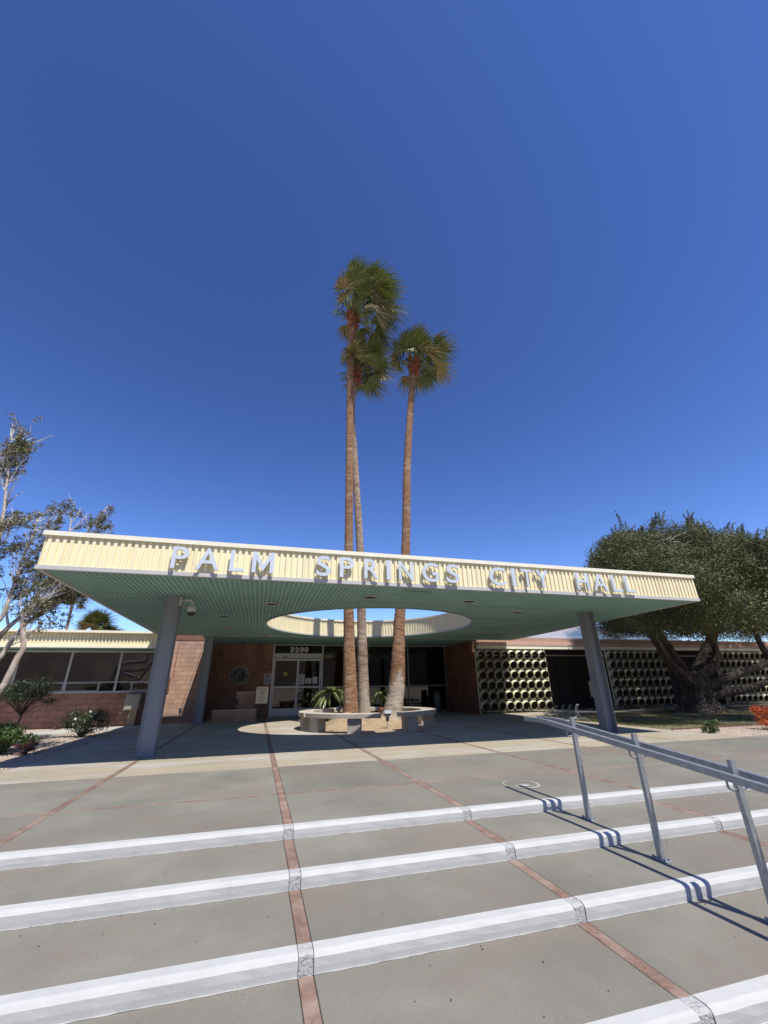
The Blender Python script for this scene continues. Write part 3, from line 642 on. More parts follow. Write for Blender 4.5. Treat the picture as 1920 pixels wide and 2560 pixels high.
for a in (200, 214, 340, 326):
    q = MB(); q.lathe((0,0), [(.0,.03),(.022,.02),(.022,0)], 8); o = q.build('stud', M['seal'], None); o.parent = sl; o.rotation_euler = (R(90),0,0); o.location = (.352*math.cos(R(a)), 0, .352*math.sin(R(a)))

# wall notice plate
t_ = thing('wall_plate', 'small grey notice plate on brick beside the door', 'plate')
q = MB(); q.box(.28, .60, DW-.025, DW-.008, 1.44, 1.91); q.build('plate', mat('plate_grey', (0.45,0.46,0.50), .6), t_)
q = MB(); q.lathe((0,0), [(.0,0),(.055,0),(.055,.004),(.0,.004)], 20); o = q.build('emblem', M['ink'], None); o.parent = t_; o.rotation_euler = (R(90),0,0); o.location = (.44, DW-.025, 1.83)
blue = mat('blue_ink', (0.05,0.05,0.15), .6)
text('print', 'OFFICE HOURS', .026, .26, blue, t_, (.31, DW-.027, 1.725), .004); text('print', 'NOTICE', .034, .16, blue, t_, (.36, DW-.027, 1.655), .004, .01)
q = MB()
for zz, a, b in ((1.60,.31,.57),(1.57,.31,.56),(1.50,.31,.57)): q.box(a, b, DW-.0285, DW-.0255, zz, zz+.016)
q.build('print', blue, t_)

# directional sign on a stand
ys = 19.82
t_ = thing('direction_sign', 'cream signboard with arrow on a black stand left of the door', 'sign', loc=(.24, ys, 0))
q = MB(); q.box(-.255, .235, -.012, .012, .67, 1.325); o = q.build('board', M['board'], None); o.parent = t_
q = MB(); q.tube([(0,0,.02),(0,0,.67)], .02, 8); q.tube([(0,0,.52),(-.12,0,.66)], .012, 6); q.tube([(0,0,.52),(.12,0,.66)], .012, 6); o = q.build('stand', M['blackm'], None); o.parent = t_
q = MB(); q.lathe((0,0), [(.0,.03),(.19,.012),(.2,0)], 24); o = q.build('foot', M['blackm'], None); o.parent = t_
for s, zz, hh, ww in (('DEVELOPMENT',1.225,.034,.36),('SERVICES',1.165,.034,.23),('PERMIT',1.08,.034,.18),('CENTER',1.015,.034,.20),('& Public',.925,.036,.22),('Restrooms',.86,.034,.30)):
    text('print', s, hh, ww, M['ink'], t_, (0 if 'o' not in s else -.02, -.0145, zz), .004, .004, align='CENTER')
q = MB(); q.box(-.10, .02, -.017, -.0125, .762, .786); q.add([(.02,-.016,.744),(.02,-.016,.804),(.065,-.016,.774)], [(0,2,1),(0,1,2)]); o = q.build('arrow', M['ink'], None); o.parent = t_

# low seat wall and block pedestal
sw = thing('seat_wall', 'low pink block seat wall in front of the brick recess', 'wall')
for i in range(4):
    for r in range(2):
        block('block', -1.66+i*.43+.004, -1.66+(i+1)*.43-.004, 19.66, 19.85, r*.21+.003, (r+1)*.21-.003, M['brickpale'], sw)
block('cap', -1.67, .07, 19.64, 20.1, .42, .475, M['pink'], sw); q = MB(); q.box(-1.64, .05, 19.7, 20.08, 0, .42); q.build('core', M['mortar'], sw)
pw = thing('block_pedestal', 'taller stepped pink block pedestal behind the low seat wall', 'wall')
for i in range(2):
    for r in range(3): block('block', -.82+i*.39+(.1 if r%2 else 0), -.82+(i+1)*.39-.006+(.1 if r%2 and i == 0 else 0), 20.46, 20.65, .42+r*.22+.003, .42+(r+1)*.22-.003, M['brickpale'], pw)
block('cap', -.83, -.03, 20.44, 20.9, 1.08, 1.14, M['pink'], pw); q = MB(); q.box(-.80, -.05, 20.5, 20.88, 0, 1.08); q.build('core', M['mortar'], pw)

# ------------------------------------------------------------------ left office wing
ow = thing('office_wing', 'long low wing with ribbed cream fascia above ribbon windows and brick wall', 'building')
WY = 20.1; WX0 = -16.0; WX1 = -3.68
wall_blocks(('brick_wall', ow), WX0, WX1, WY, 0, 1.19, .40, .198, M['brick'], seed=2)
wall_blocks(('pier_wall', ow), -3.68, -2.30, 20.72, -.02, 3.27, .36, .183, M['brickpale'], seed=3)
q = MB(); q.box(-3.72, -2.28, 20.70, 21.0, 3.27, 3.62); q.build('shaded_pier_top', M['brickdark'], ow)  # dark brick stands in for the shaded top row of the pier
q = MB(); q.box(-3.70, -3.66, WY, 20.72, 0, 2.75); q.build('corner_wall', M['brick'], ow)
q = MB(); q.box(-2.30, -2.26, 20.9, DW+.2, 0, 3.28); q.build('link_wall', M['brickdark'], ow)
# fascia
FY = 18.65
for k in range(10):
    a, b = WX0+(-3.86-WX0)*k/10, WX0+(-3.86-WX0)*(k+1)/10; pr = ribs(a, b, .125); q = MB(); vs = []
    for x, d in pr: yy = FY+.03*(1-d); vs += [(x, yy, 2.83), (x, yy, 3.32)]
    q.add(vs, [(2*i, 2*i+2, 2*i+3, 2*i+1) for i in range(len(pr)-1)]); q.build('fascia_sheet', M['cream'], ow)
q = MB(); q.box(WX0, -3.84, FY-.14, FY+.05, 3.30, 3.385); q.build('fascia_cap', M['creamcap'], ow)
q = MB(); q.box(WX0, -3.84, FY-.02, FY+.05, 2.765, 2.84); q.build('fascia_trim', M['creamcap'], ow)
q = MB(); q.box(WX0, -3.86, FY+.05, 30, 3.20, 3.30); q.build('roof', M['roof'], ow)
q = MB(); vs = []; pr = ribs(WX0, -3.86, .15)
for x, d in pr: z = 2.80+.03*(1-d); vs += [(x, FY+.05, z), (x, WY+.05, z)]
q.add(vs, [(2*i, 2*i+1, 2*i+3, 2*i+2) for i in range(len(pr)-1)]); q.build('eave_soffit', M['teal'], ow)
q = MB(); q.box(WX0, WX1, WY-.03, WY+.08, 2.70, 2.775); q.build('window_head', M['frame'], ow)
q = MB(); q.box(WX0, WX1, WY-.05, WY+.10, 1.19, 1.235); q.build('window_sill', M['frame'], ow)
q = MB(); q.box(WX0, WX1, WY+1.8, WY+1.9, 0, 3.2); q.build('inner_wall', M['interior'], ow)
mul = [-16, -14.2, -12.45, -10.7, -8.95, -7.2, -5.45, -3.70]
for i in range(len(mul)-1):
    a, b = mul[i], mul[i+1]
    q = MB(); q.box(a-.04 if i else a, a+.04, WY-.03, WY+.07, 1.235, 2.70); q.box(b-.04, b-.001, WY-.028, WY+.068, 1.235, 2.70) if i == len(mul)-2 else None
    q.box(a+.04, b-.04, WY-.01, WY+.05, 1.565, 1.60); q.box(a+.04, b-.04, WY-.01, WY+.05, 1.235, 1.262); wo = q.build('window', M['frame'], ow)
    pane(a+.04, b-.04, 1.60, 2.70, wo, WY+.02, M['tglass'])
    dv = {4: a+.60, 5: b-.57, 6: a+.58}.get(i, a+.6)
    q = MB(); q.box(dv-.02, dv+.02, WY-.012, WY+.052, 1.262, 1.565); q.build('divider', M['frame'], wo)
    lo, hi = (dv+.02, b-.04) if i != 5 else (a+.04, dv-.02); fo, fh = (a+.04, dv-.02) if i != 5 else (dv+.02, b-.04)
    pane(fo, fh, 1.262, 1.565, wo, WY+.02, M['tglass'])
    q = MB(); hx, hz = (hi-lo)/2, .15
    for bx_ in ((-hx,hx,-.012,.012,hz-.02,hz),(-hx,hx,-.012,.012,-hz,-hz+.02),(-hx,-hx+.02,-.012,.012,-hz+.02,hz-.02),(hx-.02,hx,-.012,.012,-hz+.02,hz-.02)): q.box(*bx_)
    vt = q.build('vent_frame', M['frame'], wo); vt.location = ((lo+hi)/2, WY-.03, 1.414)
    if i in (4, 6): vt.rotation_euler = (R(-9), 0, 0); vt.location.y -= .02
    p_ = pane(lo+.02, hi-.02, 1.285, 1.545, wo, WY-.03+.001, M['tglass']); 
    if i in (4, 6): p_.location.y = -.015
    if i == 6:
        for k in range(16):
            q = MB(); x = a+.10+k*.1; q.box(x, x+.035, WY+.16, WY+.19, 1.30, 2.62); q.build('blind_slat', mat('blind', (0.75,0.73,0.66), .7) if k == 0 else bpy.data.materials['blind'], wo)
q = MB()
for k in range(64):
    x = WX1-.12-k*.15
    if x > WX0: q.box(x, x+.06, WY-.034, WY-.031, 2.782, 2.80)
# utilities
t_ = thing('utility_cabinet', 'grey green utility cabinet on a tan pedestal by the brick wall', 'cabinet')
q = MB(); q.box(-4.90, -4.38, 19.72, 20.05, .56, 1.13); q.build('body', M['cabinet'], t_); q = MB(); q.box(-4.87, -4.41, 19.70, 19.72, .59, 1.10); q.build('door', M['cabinet'], t_)
q = MB(); q.box(-4.70, -4.44, 19.8, 20.0, 0, .56); q.build('pedestal', M['cabpost'], t_); q = MB(); q.box(-4.50, -4.46, 19.69, 19.70, .86, .92); q.build('latch', M['alu'], t_)
t_ = thing('wall_socket', 'small white socket box low on the brick wing wall', 'socket'); q = MB(); q.box(-5.12, -5.02, WY-.035, WY, .44, .48); q.build('box', M['white'], t_)
t_ = thing('power_outlet_post', 'short grey outlet post with box beside the sunlit brick pier', 'outlet post')
q = MB(); q.tube([(-2.95,20.35,0),(-2.95,20.35,.40)], .02, 8); q.build('pipe', M['galv'], t_); q = MB(); q.box(-3.0, -2.90, 20.30, 20.38, .36, .54); q.build('box', M['galv'], t_)
t_ = thing('drain_cable', 'thin dark guy cable running diagonally before the brick pier', 'cable'); q = MB(); q.tube([(-2.37,20.1,3.15),(-2.93,20.33,.54)], .008, 5); q.build('cable', M['blackm'], t_)
q = MB(); q.box(-3.66, -3.57, 20.69, 20.715, 1.15, 1.75); tag(q.build('junction_box', M['brickdark']), 'narrow brown junction box on the left edge of the brick pier', 'box')
q = MB(); q.box(-3.50, -3.475, 20.70, 20.717, 1.75, 3.05); tag(q.build('conduit', M['brickdark']), 'thin brown conduit running up the brick pier', 'conduit')

# ------------------------------------------------------------------ right wing with pipe screens
cw = thing('council_wing', 'low right wing with screens of cream pipes under a pale brick band', 'building')
SY = 19.2; X0, X1 = 10.22, 40.0
q = MB(); q.box(X0, X1, SY-.10, SY+.12, 2.90, 3.045); q.build('cream_beam', M['creamcap'], cw)
q = MB(); q.box(X0, X1, SY+.0, SY+.5, 3.215, 3.45); q.build('upper_band', M['brickpale'], cw)
for k in range(24): block('brick_band_block', X0+k*1.24+.004, X0+(k+1)*1.24-.004, SY-.12, SY+.25, 3.05, 3.215, M['pink'], cw)
q = MB(); q.box(X0, X1, SY+.12, 32, 2.98, 3.05); q.build('roof', M['roof'], cw)
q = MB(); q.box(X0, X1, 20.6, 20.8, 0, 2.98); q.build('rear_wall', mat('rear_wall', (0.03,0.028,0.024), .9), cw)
q = MB(); q.box(X0, X1, SY-.2, 20.7, -.04, .015); q.build('floor_slab', M['conc2'], cw)
q = MB(); q.box(X0, X1, 20.5, 20.55, 2.66, 2.72); q.build('inner_lintel', M['trim'], cw)
for x in (14.5, 15.6, 16.7, 22.4, 23.4, 24.4): q = MB(); q.box(x, x+.05, 20.52, 20.58, .05, 2.66); q.build('mullion', M['blackm'], cw)
# sloped louvre roof above
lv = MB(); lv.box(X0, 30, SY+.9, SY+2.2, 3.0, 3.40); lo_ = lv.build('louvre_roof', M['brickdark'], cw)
for k in range(11): 
    q = MB(); y = SY+.05+k*.16; z = 3.475+k*.085; q.box(X0, 23.5, y, y+.11, z, z+.035); q.build('louvre_slat', M['slat'], lo_)
# pipes
PR = .198; pm = None; M['pipeshade'] = mat('pipe_inside_shaded', (0.10, 0.09, 0.05), .8)  # dark colour paints in the shade inside the cream pipes
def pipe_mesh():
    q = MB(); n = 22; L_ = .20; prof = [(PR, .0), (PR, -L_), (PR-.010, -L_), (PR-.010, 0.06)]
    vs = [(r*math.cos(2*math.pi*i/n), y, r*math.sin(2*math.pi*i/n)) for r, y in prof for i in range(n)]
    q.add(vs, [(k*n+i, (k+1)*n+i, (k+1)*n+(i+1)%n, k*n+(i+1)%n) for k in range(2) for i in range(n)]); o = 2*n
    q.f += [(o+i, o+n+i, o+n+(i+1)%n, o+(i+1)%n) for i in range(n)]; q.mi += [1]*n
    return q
for si, (xa, ncol) in enumerate(((10.12, 9), (17.78, 9), (25.42, 9))):
    if si == 0: xa = 10.09
    q = MB(); xe = xa+ncol*.43
    q.box(xa-.03, xa, SY-.05, SY+.03, .02, 2.90); q.box(xe, xe+.04, SY-.05, SY+.03, .02, 2.90)
    for r in range(7): zz = 2.848-.455*r; q.box(xa, xe, SY-.012, SY+.002, zz-.012, zz+.0)
    for c_ in range(1, ncol): q.box(xa+c_*.43-.009, xa+c_*.43+.009, SY+.004, SY+.02, .02, 2.87)
    scn = q.build('pipe_screen', M['pipe'], cw)
    for r in range(6):
        for c_ in range(ncol):
            if pm is None: o = pipe_mesh().build('pipe', [M['pipe'], M['pipeshade']], scn); pm = o.data
            else: o = bpy.data.objects.new('pipe', pm); C.objects.link(o); o.parent = scn
            o.location = (xa+.215+c_*.43, SY+.0, 2.645-.455*r); o.rotation_euler = (R(18+random.uniform(-1.5,1.5)), 0, R(random.uniform(-1.5,1.5)))
t_ = thing('notice_board', 'faded cream notice inside the dark opening behind the right column', 'notice')
q = MB(); q.box(16.2, 17.1, 18.98, 19.0, .62, 1.36); q.build('panel', mat('faded_cream', (0.5,0.46,0.33), .7), t_)
q = MB()
for k in range(8): q.box(16.45, 16.45+random.uniform(.25,.5), 18.974, 18.979, .70+k*.075, .725+k*.075)
q.build('print', mat('faded_ink', (0.16,0.10,0.06), .7), t_); q = MB(); q.tube([(16.6,19.02,0),(16.6,19.02,.9)], .02, 6); q.build('post', M['blackm'], t_)

# ------------------------------------------------------------------ ring of benches round the tree well
BC = (3.75, 15.35)
names = {0: 'curved concrete bench at the front left of the palms', 1: 'curved concrete bench at the front right of the palms', 2: 'curved concrete bench behind the right palm', 3: 'curved concrete bench at the back of the palm ring', 4: 'curved concrete bench on the left of the palm ring'}
for k in range(5):
    a0 = 209+72*k; a1 = a0+60
    if k == 0: a0, a1 = 200, 266
    if k == 1: a0, a1 = 285, 345
    bt = thing('curved_bench', names[k], 'bench', 'curved concrete benches round the palms')
    n = 16; q = MB(); vs = []
    for i in range(n+1):
        a = R(a0+(a1-a0)*i/n)
        for r, z in ((1.88,.40),(1.88,.515),(1.895,.525),(2.335,.525),(2.35,.515),(2.35,.40)): vs.append((BC[0]+r*math.cos(a), BC[1]+r*math.sin(a), z))
    q.add(vs, [(i*6+j, i*6+(j+1)%6, (i+1)*6+(j+1)%6, (i+1)*6+j) for i in range(n) for j in range(6)]+[tuple(range(5,-1,-1)), tuple(n*6+j for j in range(6))]); q.build('seat', M['bench'], bt)
    for am in (a0+9, a1-20 if k == 0 else a1-12):
        q = MB(); lp = []
        for r in (1.93, 2.28):
            for d in ((-5, 5) if r < 2 else (5, -5)): lp.append((BC[0]+r*math.cos(R(am+d)), BC[1]+r*math.sin(R(am+d))))
        q.prism(lp, 0, .40); q.build('leg', M['bench'], bt)
# mound of soil
n = 40; mr = 14; V = []; Fq = []
def mound(x, y):
    d = math.hypot(x-BC[0], y-BC[1])/1.72; z = .015+.07*max(0, 1-d)**.7
    z += .40*math.exp(-((x-3.0)**2+(y-15.3)**2)/.42)+.22*math.exp(-((x-4.7)**2+(y-15.95)**2)/.35)+.12*math.exp(-((x-4.0)**2+(y-16.0)**2)/.5)
    return z*(1 if d < .97 else .2)
for j in range(mr+1):
    for i in range(n):
        r = 1.74*j/mr*(1+.02*math.sin(7*i)); a = 2*math.pi*i/n; x, y = BC[0]+r*math.cos(a), BC[1]+r*math.sin(a); V.append((x, y, mound(x, y)+random.uniform(-.008,.008) if j < mr else .003))
for j in range(mr):
    for i in range(n): Fq.append((j*n+i, j*n+(i+1)%n, (j+1)*n+(i+1)%n, (j+1)*n+i))
tag(fast('tree_well_soil', V, Fq, M['soil'], smooth=True), kind='structure')
# flood lights in the well
def flood(x, y, zb, aim, label):
    t_ = thing('spotlight', label, 'spotlight', 'ground spotlights at the palms', (x, y, zb))
    q = MB(); q.tube([(0,0,-.05),(0,0,.20)], .011, 6); o = q.build('stake', M['galv'], None); o.parent = t_
    q = MB(); q.box(-.045,.045,-.035,.035,.20,.33); o = q.build('junction', M['blackm'], None); o.parent = t_
    q = MB(); q.box(-.10,.10,-.07,.05,-.04,.05); q.box(-.11,.11,-.09,-.07,-.05,.06); o = q.build('head', mat('lamp_grey', (0.20,0.22,0.24), .5), None); o.parent = t_; o.location = (0,0,.40); o.rotation_euler = aim
flood(4.05, 13.95, .05, (R(-40),0,0), 'grey spotlight on a stake in front of the palms, in the bench gap')
flood(2.95, 16.5, .12, (R(-50),0,R(40)), 'grey spotlight behind the left bench beside the left palm')

# ------------------------------------------------------------------ palms
def smoothpath(P, n):
    P = [Vector(p) for p in P]; out = []
    for i in range(n+1):
        t = i/n*(len(P)-1); k = min(int(t), len(P)-2); u = t-k
        p0, p1, p2, p3 = P[max(k-1,0)], P[k], P[k+1], P[min(k+2,len(P)-1)]
        out.append(0.5*((2*p1)+(-p0+p2)*u+(2*p0-5*p1+4*p2-p3)*u*u+(-p0+3*p1-3*p2+p3)*u**3))
    return out
def trunk(path, rad, m_, par, basez=None, nseg=170, mbase=None):
    pts = smoothpath(path, nseg); q = MB(); n = 18; vs = []; k = len(pts); nr = len(rad); mi = []
    for i, p in enumerate(pts):
        t = i/(k-1)*(nr-1); a = min(int(t), nr-2); r = rad[a]+(rad[a+1]-rad[a])*(t-a)
        r *= 1+ (.035 if i%2 else -.02)*(1 if i > 14 else .3)+random.uniform(-.012,.012)
        for j in range(n): a2 = 2*math.pi*j/n; rr = r*(1+random.uniform(-.03,.03)); vs.append((p.x+rr*math.cos(a2), p.y+rr*math.sin(a2), p.z))
    fs = []
    for i in range(k-1):
        for j in range(n): fs.append((i*n+j, i*n+(j+1)%n, (i+1)*n+(j+1)%n, (i+1)*n+j)); mi.append(1 if basez and pts[i].z < basez+.25*math.sin(j*1.1) else 0)
    q.v = vs; q.f = fs; q.mi = mi
    return q.build('trunk', [m_, mbase or M['palmbase']], par, True)
def frond(hub, az, el, pet, RB, wind, old, rn, cx=1.0):
    """one fan leaf: curved petiole and a fan of drooping segments"""
    d = Vector((math.cos(az)*math.cos(el), math.sin(az)*math.cos(el), math.sin(el))); d.x *= cx; V = []; Fc = []; mi = []
    W = Vector((1, .15, -.15))*wind; pts = []; pet *= .85+.3*max(0, math.sin(el))
    for i in range(5):
        t = i/4; p = Vector(hub)+d*pet*t+Vector((0,0,-1))*pet*.16*t*t+W*pet*.35*t*t; pts.append(p)
    q = MB(); q.tube(pts, [.03,.026,.022,.018,.014], 5, 1); V = list(q.v); Fc = [f if len(f) == 4 else f[:4] for f in q.f]; mi = [1]*len(Fc)
    f = (pts[-1]-pts[-2]).normalized(); sd_ = f.cross(Vector((0,0,1)));
    if sd_.length < .1: sd_ = Vector((1,0,0))
    sd_.normalize(); sd_ = (sd_+Vector((0,0,1))*rn.uniform(-.7,.7)).normalized(); nn = sd_.cross(f).normalized()
    ns = 30; base = pts[-1]; dr = .14+.14*(el < .3)+.18*old
    for k in range(ns):
        a = R(-88+176*k/(ns-1)); dk = (f*math.cos(a)+sd_*math.sin(a)+nn*(-.22*abs(math.sin(a))+rn.uniform(-.06,.06))).normalized()
        L_ = RB*(.66+.34*math.cos(a))*rn.uniform(.88,1.06); sv = dk.cross(nn).normalized(); o = len(V); bm = rn.random() < .6
        for t, wd in ((.04,.010),(.36,.033),(.60,.019),(.82,.010),(1.0,.0015)):
            p = base+dk*L_*t+Vector((0,0,-1))*L_*dr*t**2.2*rn.uniform(.9,1.1)+W*L_*.62*t*t+Vector((rn.uniform(-1,1),rn.uniform(-1,1),rn.uniform(-1,1)))*.09*t*t
            V += [tuple(p-sv*wd*RB), tuple(p+sv*wd*RB)]
        for s_ in range(4): Fc.append((o+2*s_, o+2*s_+1, o+2*s_+3, o+2*s_+2)); mi.append(2 if ((old and bm) or (s_ == 3 and rn.random() < .3)) else 0)
    return V, Fc, mi
def palm(label, path, rad, m_, top, nf, seed, RB=1.0, wind=.55, group=None, basez=None, detail=True, bootlen=.9, petl=1.05, dn=-22, cx=1.0):
    rn = random.Random(seed); t_ = thing('fan_palm', label, 'palm tree', group)
    trunk(path, rad, m_, t_, basez)
    q = MB(); tp = Vector(top)
    for k in range(90):
        a = rn.uniform(0, 6.28); z = rn.uniform(-bootlen, .1); r = .17+.06*(z+bootlen)/bootlen; b = Vector((tp.x+r*math.cos(a), tp.y+r*math.sin(a), tp.z+z))
        o = Vector((math.cos(a), math.sin(a), 0)); q.tube([b-o*.08, b+o*.07+Vector((0,0,.12)), b+o*(.13+rn.uniform(0,.08))+Vector((0,0,.2+rn.uniform(-.1,.12)))], [.06,.045,.012], 5)
    q.build('leaf_bases', M['boots'], t_)
    for i in range(nf):
        u = (i+.5)/nf; az = i*2.39996+rn.uniform(-.2,.2); lo = dn if math.cos(az) > -.1 else 34; el = R(84+(lo-84)*u**1.1)+rn.uniform(-.1,.1); old = (u > .72 and rn.random() < .35)
        hub = tp+Vector((.1*math.cos(az), .1*math.sin(az), -.25*u)); wd_ = wind*rn.uniform(.7,1.3)
        V, Fc, mi = frond(hub, az, el, petl*rn.uniform(.55,1.12), RB*rn.uniform(.82,1.1), wd_, old, rn, cx)
        fast('frond', V, Fc, [M['frond'], M['petiole'], M['frondold']], t_, mi)
    return t_
GP = 'tall fan palms rising through the canopy opening'
palm('tallest fan palm with rusty brown trunk, left of the three', [(3.20,15.6,.05),(3.19,15.6,.9),(3.14,15.65,2.2),(3.08,15.7,4.2),(3.05,15.7,6.2),(3.0,15.75,11.4),(2.98,15.8,15),(3.06,15.8,18.9)],
     [.34,.26,.24,.205,.185,.175,.165,.16,.165,.17], M['trunk1'], (3.08,15.8,19.5), 72, 11, 1.22, .50, GP, petl=2.2, bootlen=1.3, dn=-30, cx=.66)
palm('shortest fan palm with pale grey trunk, middle of the three', [(3.85,16.25,.05),(3.80,16.2,1.0),(3.73,16.2,3.0),(3.64,16.2,6.3),(3.36,16.25,10.8),(3.20,16.3,13.5),(3.28,16.3,15.8)],
     [.28,.215,.195,.17,.15,.14,.135,.135], M['trunk2'], (3.35,16.3,16.1), 44, 23, 1.05, .46, GP, basez=1.1, petl=1.25, dn=-2, cx=.75)
palm('leaning fan palm with swollen grey base, right of the three', [(4.68,15.85,.05),(4.86,15.9,.6),(5.02,15.95,1.3),(5.10,15.95,2.3),(5.24,16,3.9),(5.58,16,6.6),(5.82,16,10.9),(6.24,16,15.3),(6.42,16,17.1)],
     [.46,.36,.31,.30,.26,.235,.20,.185,.175,.165,.16,.16], M['trunk1'], (6.45,16,17.3), 50, 37, 1.10, .30, GP, basez=1.5, petl=1.25, bootlen=1.2, cx=.92, dn=-8)
def farpalm(label, x, y, zt, rb, seed, nf=26):
    palm(label, [(x+.3,y,0),(x+.2,y,zt*.5),(x,y,zt)], [.24,.17,.15], M['trunk2'], (x,y,zt), nf, seed, rb, .10, 'palms far behind the office wing', petl=rb*.7)
farpalm('slim distant palm beyond the office wing roof', -23.0, 60, 12.0, 1.3, 51)
farpalm('broad distant palm crown just above the wing roof', -19.9, 60, 8.3, 1.9, 52, 34)
farpalm('low distant palm crown nearest the canopy corner', -18.3, 61, 7.3, 1.5, 53)

# potted plants
M['strap'] = leafmat('strap_leaf', (0.10, 0.14, 0.045), (0.24, 0.28, 0.11), (0.42, 0.44, 0.26), 0.35, 0.2)
def pot_plant(x, y, zc, n, L_, label, seed):
    rn = random.Random(seed); t_ = thing('potted_plant', label, 'plant', 'potted plants by the entrance glass')
    q = MB(); q.lathe((x,y), [(.0,.01),(.16,.01),(.22,.35),(.24,.42),(.21,.42),(.19,.36),(.0,.36)], 20); q.build('pot', M['terracotta'], t_, True)
    q = MB(); q.tube([(x,y,.35),(x,y,zc)], .04, 6); q.build('stem', M['petiole'], t_)
    for i in range(n):
        a = i*2.4+rn.uniform(-.3,.3); el = R(rn.uniform(-5,75)); d = Vector((math.cos(a)*math.cos(el), math.sin(a)*math.cos(el), math.sin(el))); LL = L_*rn.uniform(.8,1.15); q = MB()
        sd_ = Vector((-math.sin(a), math.cos(a), 0)); pts = [Vector((x,y,zc))+d*LL*t+Vector((0,0,-1))*LL*.75*t*t for t in (0,.2,.4,.6,.8,1)]; vs = []
        for p, wd in zip(pts, (.012,.04,.052,.045,.028,.003)): vs += [p-sd_*wd, p+Vector((0,0,-.018)), p+sd_*wd]
        q.add(vs, [(3*k+j, 3*k+j+1, 3*k+j+4, 3*k+j+3) for k in range(5) for j in range(2)]); q.build('leaf', M['strap'], t_)
pot_plant(2.98, 18.9, 1.02, 64, .92, 'large potted plant with drooping strap leaves by the sliding door', 3)
pot_plant(5.32, 19.2, .90, 36, .72, 'smaller potted plant between the middle and right palm trunks', 4)

# ------------------------------------------------------------------ leaf clouds
def leafcloud(centers, radii, per, size, flat=1.0, shell=.55):
    """numpy cloud of small quads in ellipsoidal clumps"""
    Vs = []
    for c_, r_, n_ in zip(centers, radii, per):
        d = rng.normal(0, 1, (n_,3)); d /= np.linalg.norm(d, axis=1)[:,None]; rad = (shell+(1.08-shell)*rng.random(n_)**.7)[:,None]
        P = np.array(c_)+d*rad*np.array(r_)*rng.uniform(.85,1.12,(n_,1))
        nrm = d+rng.normal(0,.7,(n_,3)); nrm /= np.linalg.norm(nrm, axis=1)[:,None]
        t = np.cross(nrm, rng.normal(0,1,(n_,3))); t /= np.linalg.norm(t, axis=1)[:,None]; b = np.cross(nrm, t)
        s_ = size*rng.uniform(.6,1.3,(n_,1)); t = t*s_; b = b*s_*.32
        Vs.append(np.stack([P-t, P+b, P+t, P-b], 1).reshape(-1,3))
    V = np.concatenate(Vs); return V, np.arange(len(V)).reshape(-1,4)

# big tree at right
bt = thing('shade_tree', 'huge dark evergreen tree with twisting limbs over the right lawn', 'tree')
def limb(path, r0_, r1_, par, nm='limb', m_=None, n=12, wob=.05, seg=18):
    pts = smoothpath(path, seg); k = len(pts); rr = [r0_+(r1_-r0_)*(i/(k-1))**.8 for i in range(k)]
    for i in range(1, k-1): pts[i] += Vector((random.uniform(-1,1), random.uniform(-1,1), random.uniform(-1,1)))*wob*rr[i]*2
    rr = [r*(1+random.uniform(-.08,.08)) for r in rr]
    q = MB(); q.tube(pts, rr, n); o = q.build(nm, m_ or M['bark'], par, True); return pts
# trunk: lobed flare
q = MB(); n = 28; vs = []; hs = [0,.12,.3,.6,1.0,1.35,1.6]; rs = [1.25,.98,.80,.66,.60,.58,.45]
for hz, r in zip(hs, rs):
    for j in range(n):
        a = 2*math.pi*j/n; rr = r*(1+.16*math.sin(5*a+1)*(1.2-hz*.4)+.08*math.sin(9*a+hz*2)+random.uniform(-.03,.03)); vs.append((19.1+.2*hz+rr*math.cos(a), 15.8+rr*.85*math.sin(a), hz-.03))
q.add(vs, [(i*n+j, i*n+(j+1)%n, (i+1)*n+(j+1)%n, (i+1)*n+j) for i in range(len(hs)-1) for j in range(n)]); q.build('trunk', M['bark'], bt, True)
limb([(18.9,15.7,1.2),(18.0,15.6,1.9),(17.3,15.5,3.0),(16.4,15.2,4.2),(15.8,15,5.4)], .27, .09, bt)
limb([(19.0,15.8,1.3),(18.6,15.9,2.4),(18.2,16,3.4),(17.9,16,4.6),(17.6,16.2,6.4)], .26, .09, bt)
limb([(19.3,15.7,1.3),(20.3,15.4,2.0),(20.4,15.2,2.8),(19.8,15.0,3.6),(20.0,15,5)], .23, .08, bt)
limb([(19.3,15.9,1.3),(20.8,16.1,2.6),(21.9,16.2,3.6),(22.0,16.2,5.0),(22.2,16.4,7)], .26, .09, bt)
limb([(19.4,15.5,1.0),(20.8,15.0,1.5),(22.3,14.7,1.9),(23.4,14.6,2.5),(24.2,14.8,3.7)], .22, .09, bt)
limb([(22.9,14.7,2.2),(22.6,14.7,3.0),(22.9,14.8,4.2)], .17, .08, bt)
limb([(19.2,15.5,.6),(20.6,14.7,.9),(21.9,14.3,1.3),(23.2,14.3,2.2),(23.7,14.3,3.2)], .20, .07, bt)
limb([(21.6,16.1,3.2),(23.4,16.6,4.4),(25.4,17,5.4),(27,17,6)], .2, .08, bt)
cc = []; rr = []
def rootop(x): # height of the crown outline along x
    return .28*math.sin(x*2.3)+.22*math.sin(x*5.1+1)+np.interp(x, [14.2,15.0,16.2,17.4,18.4,20,22.6,25,28,31], [3.8,6.9,8.2,8.7,9.1,9.2,9.4,9.3,9.1,7.5])
rr_ = random.Random(5)
def topat(x, y):
    return 1.25+(float(rootop(x*15.8/y))-1.25)*y/15.8
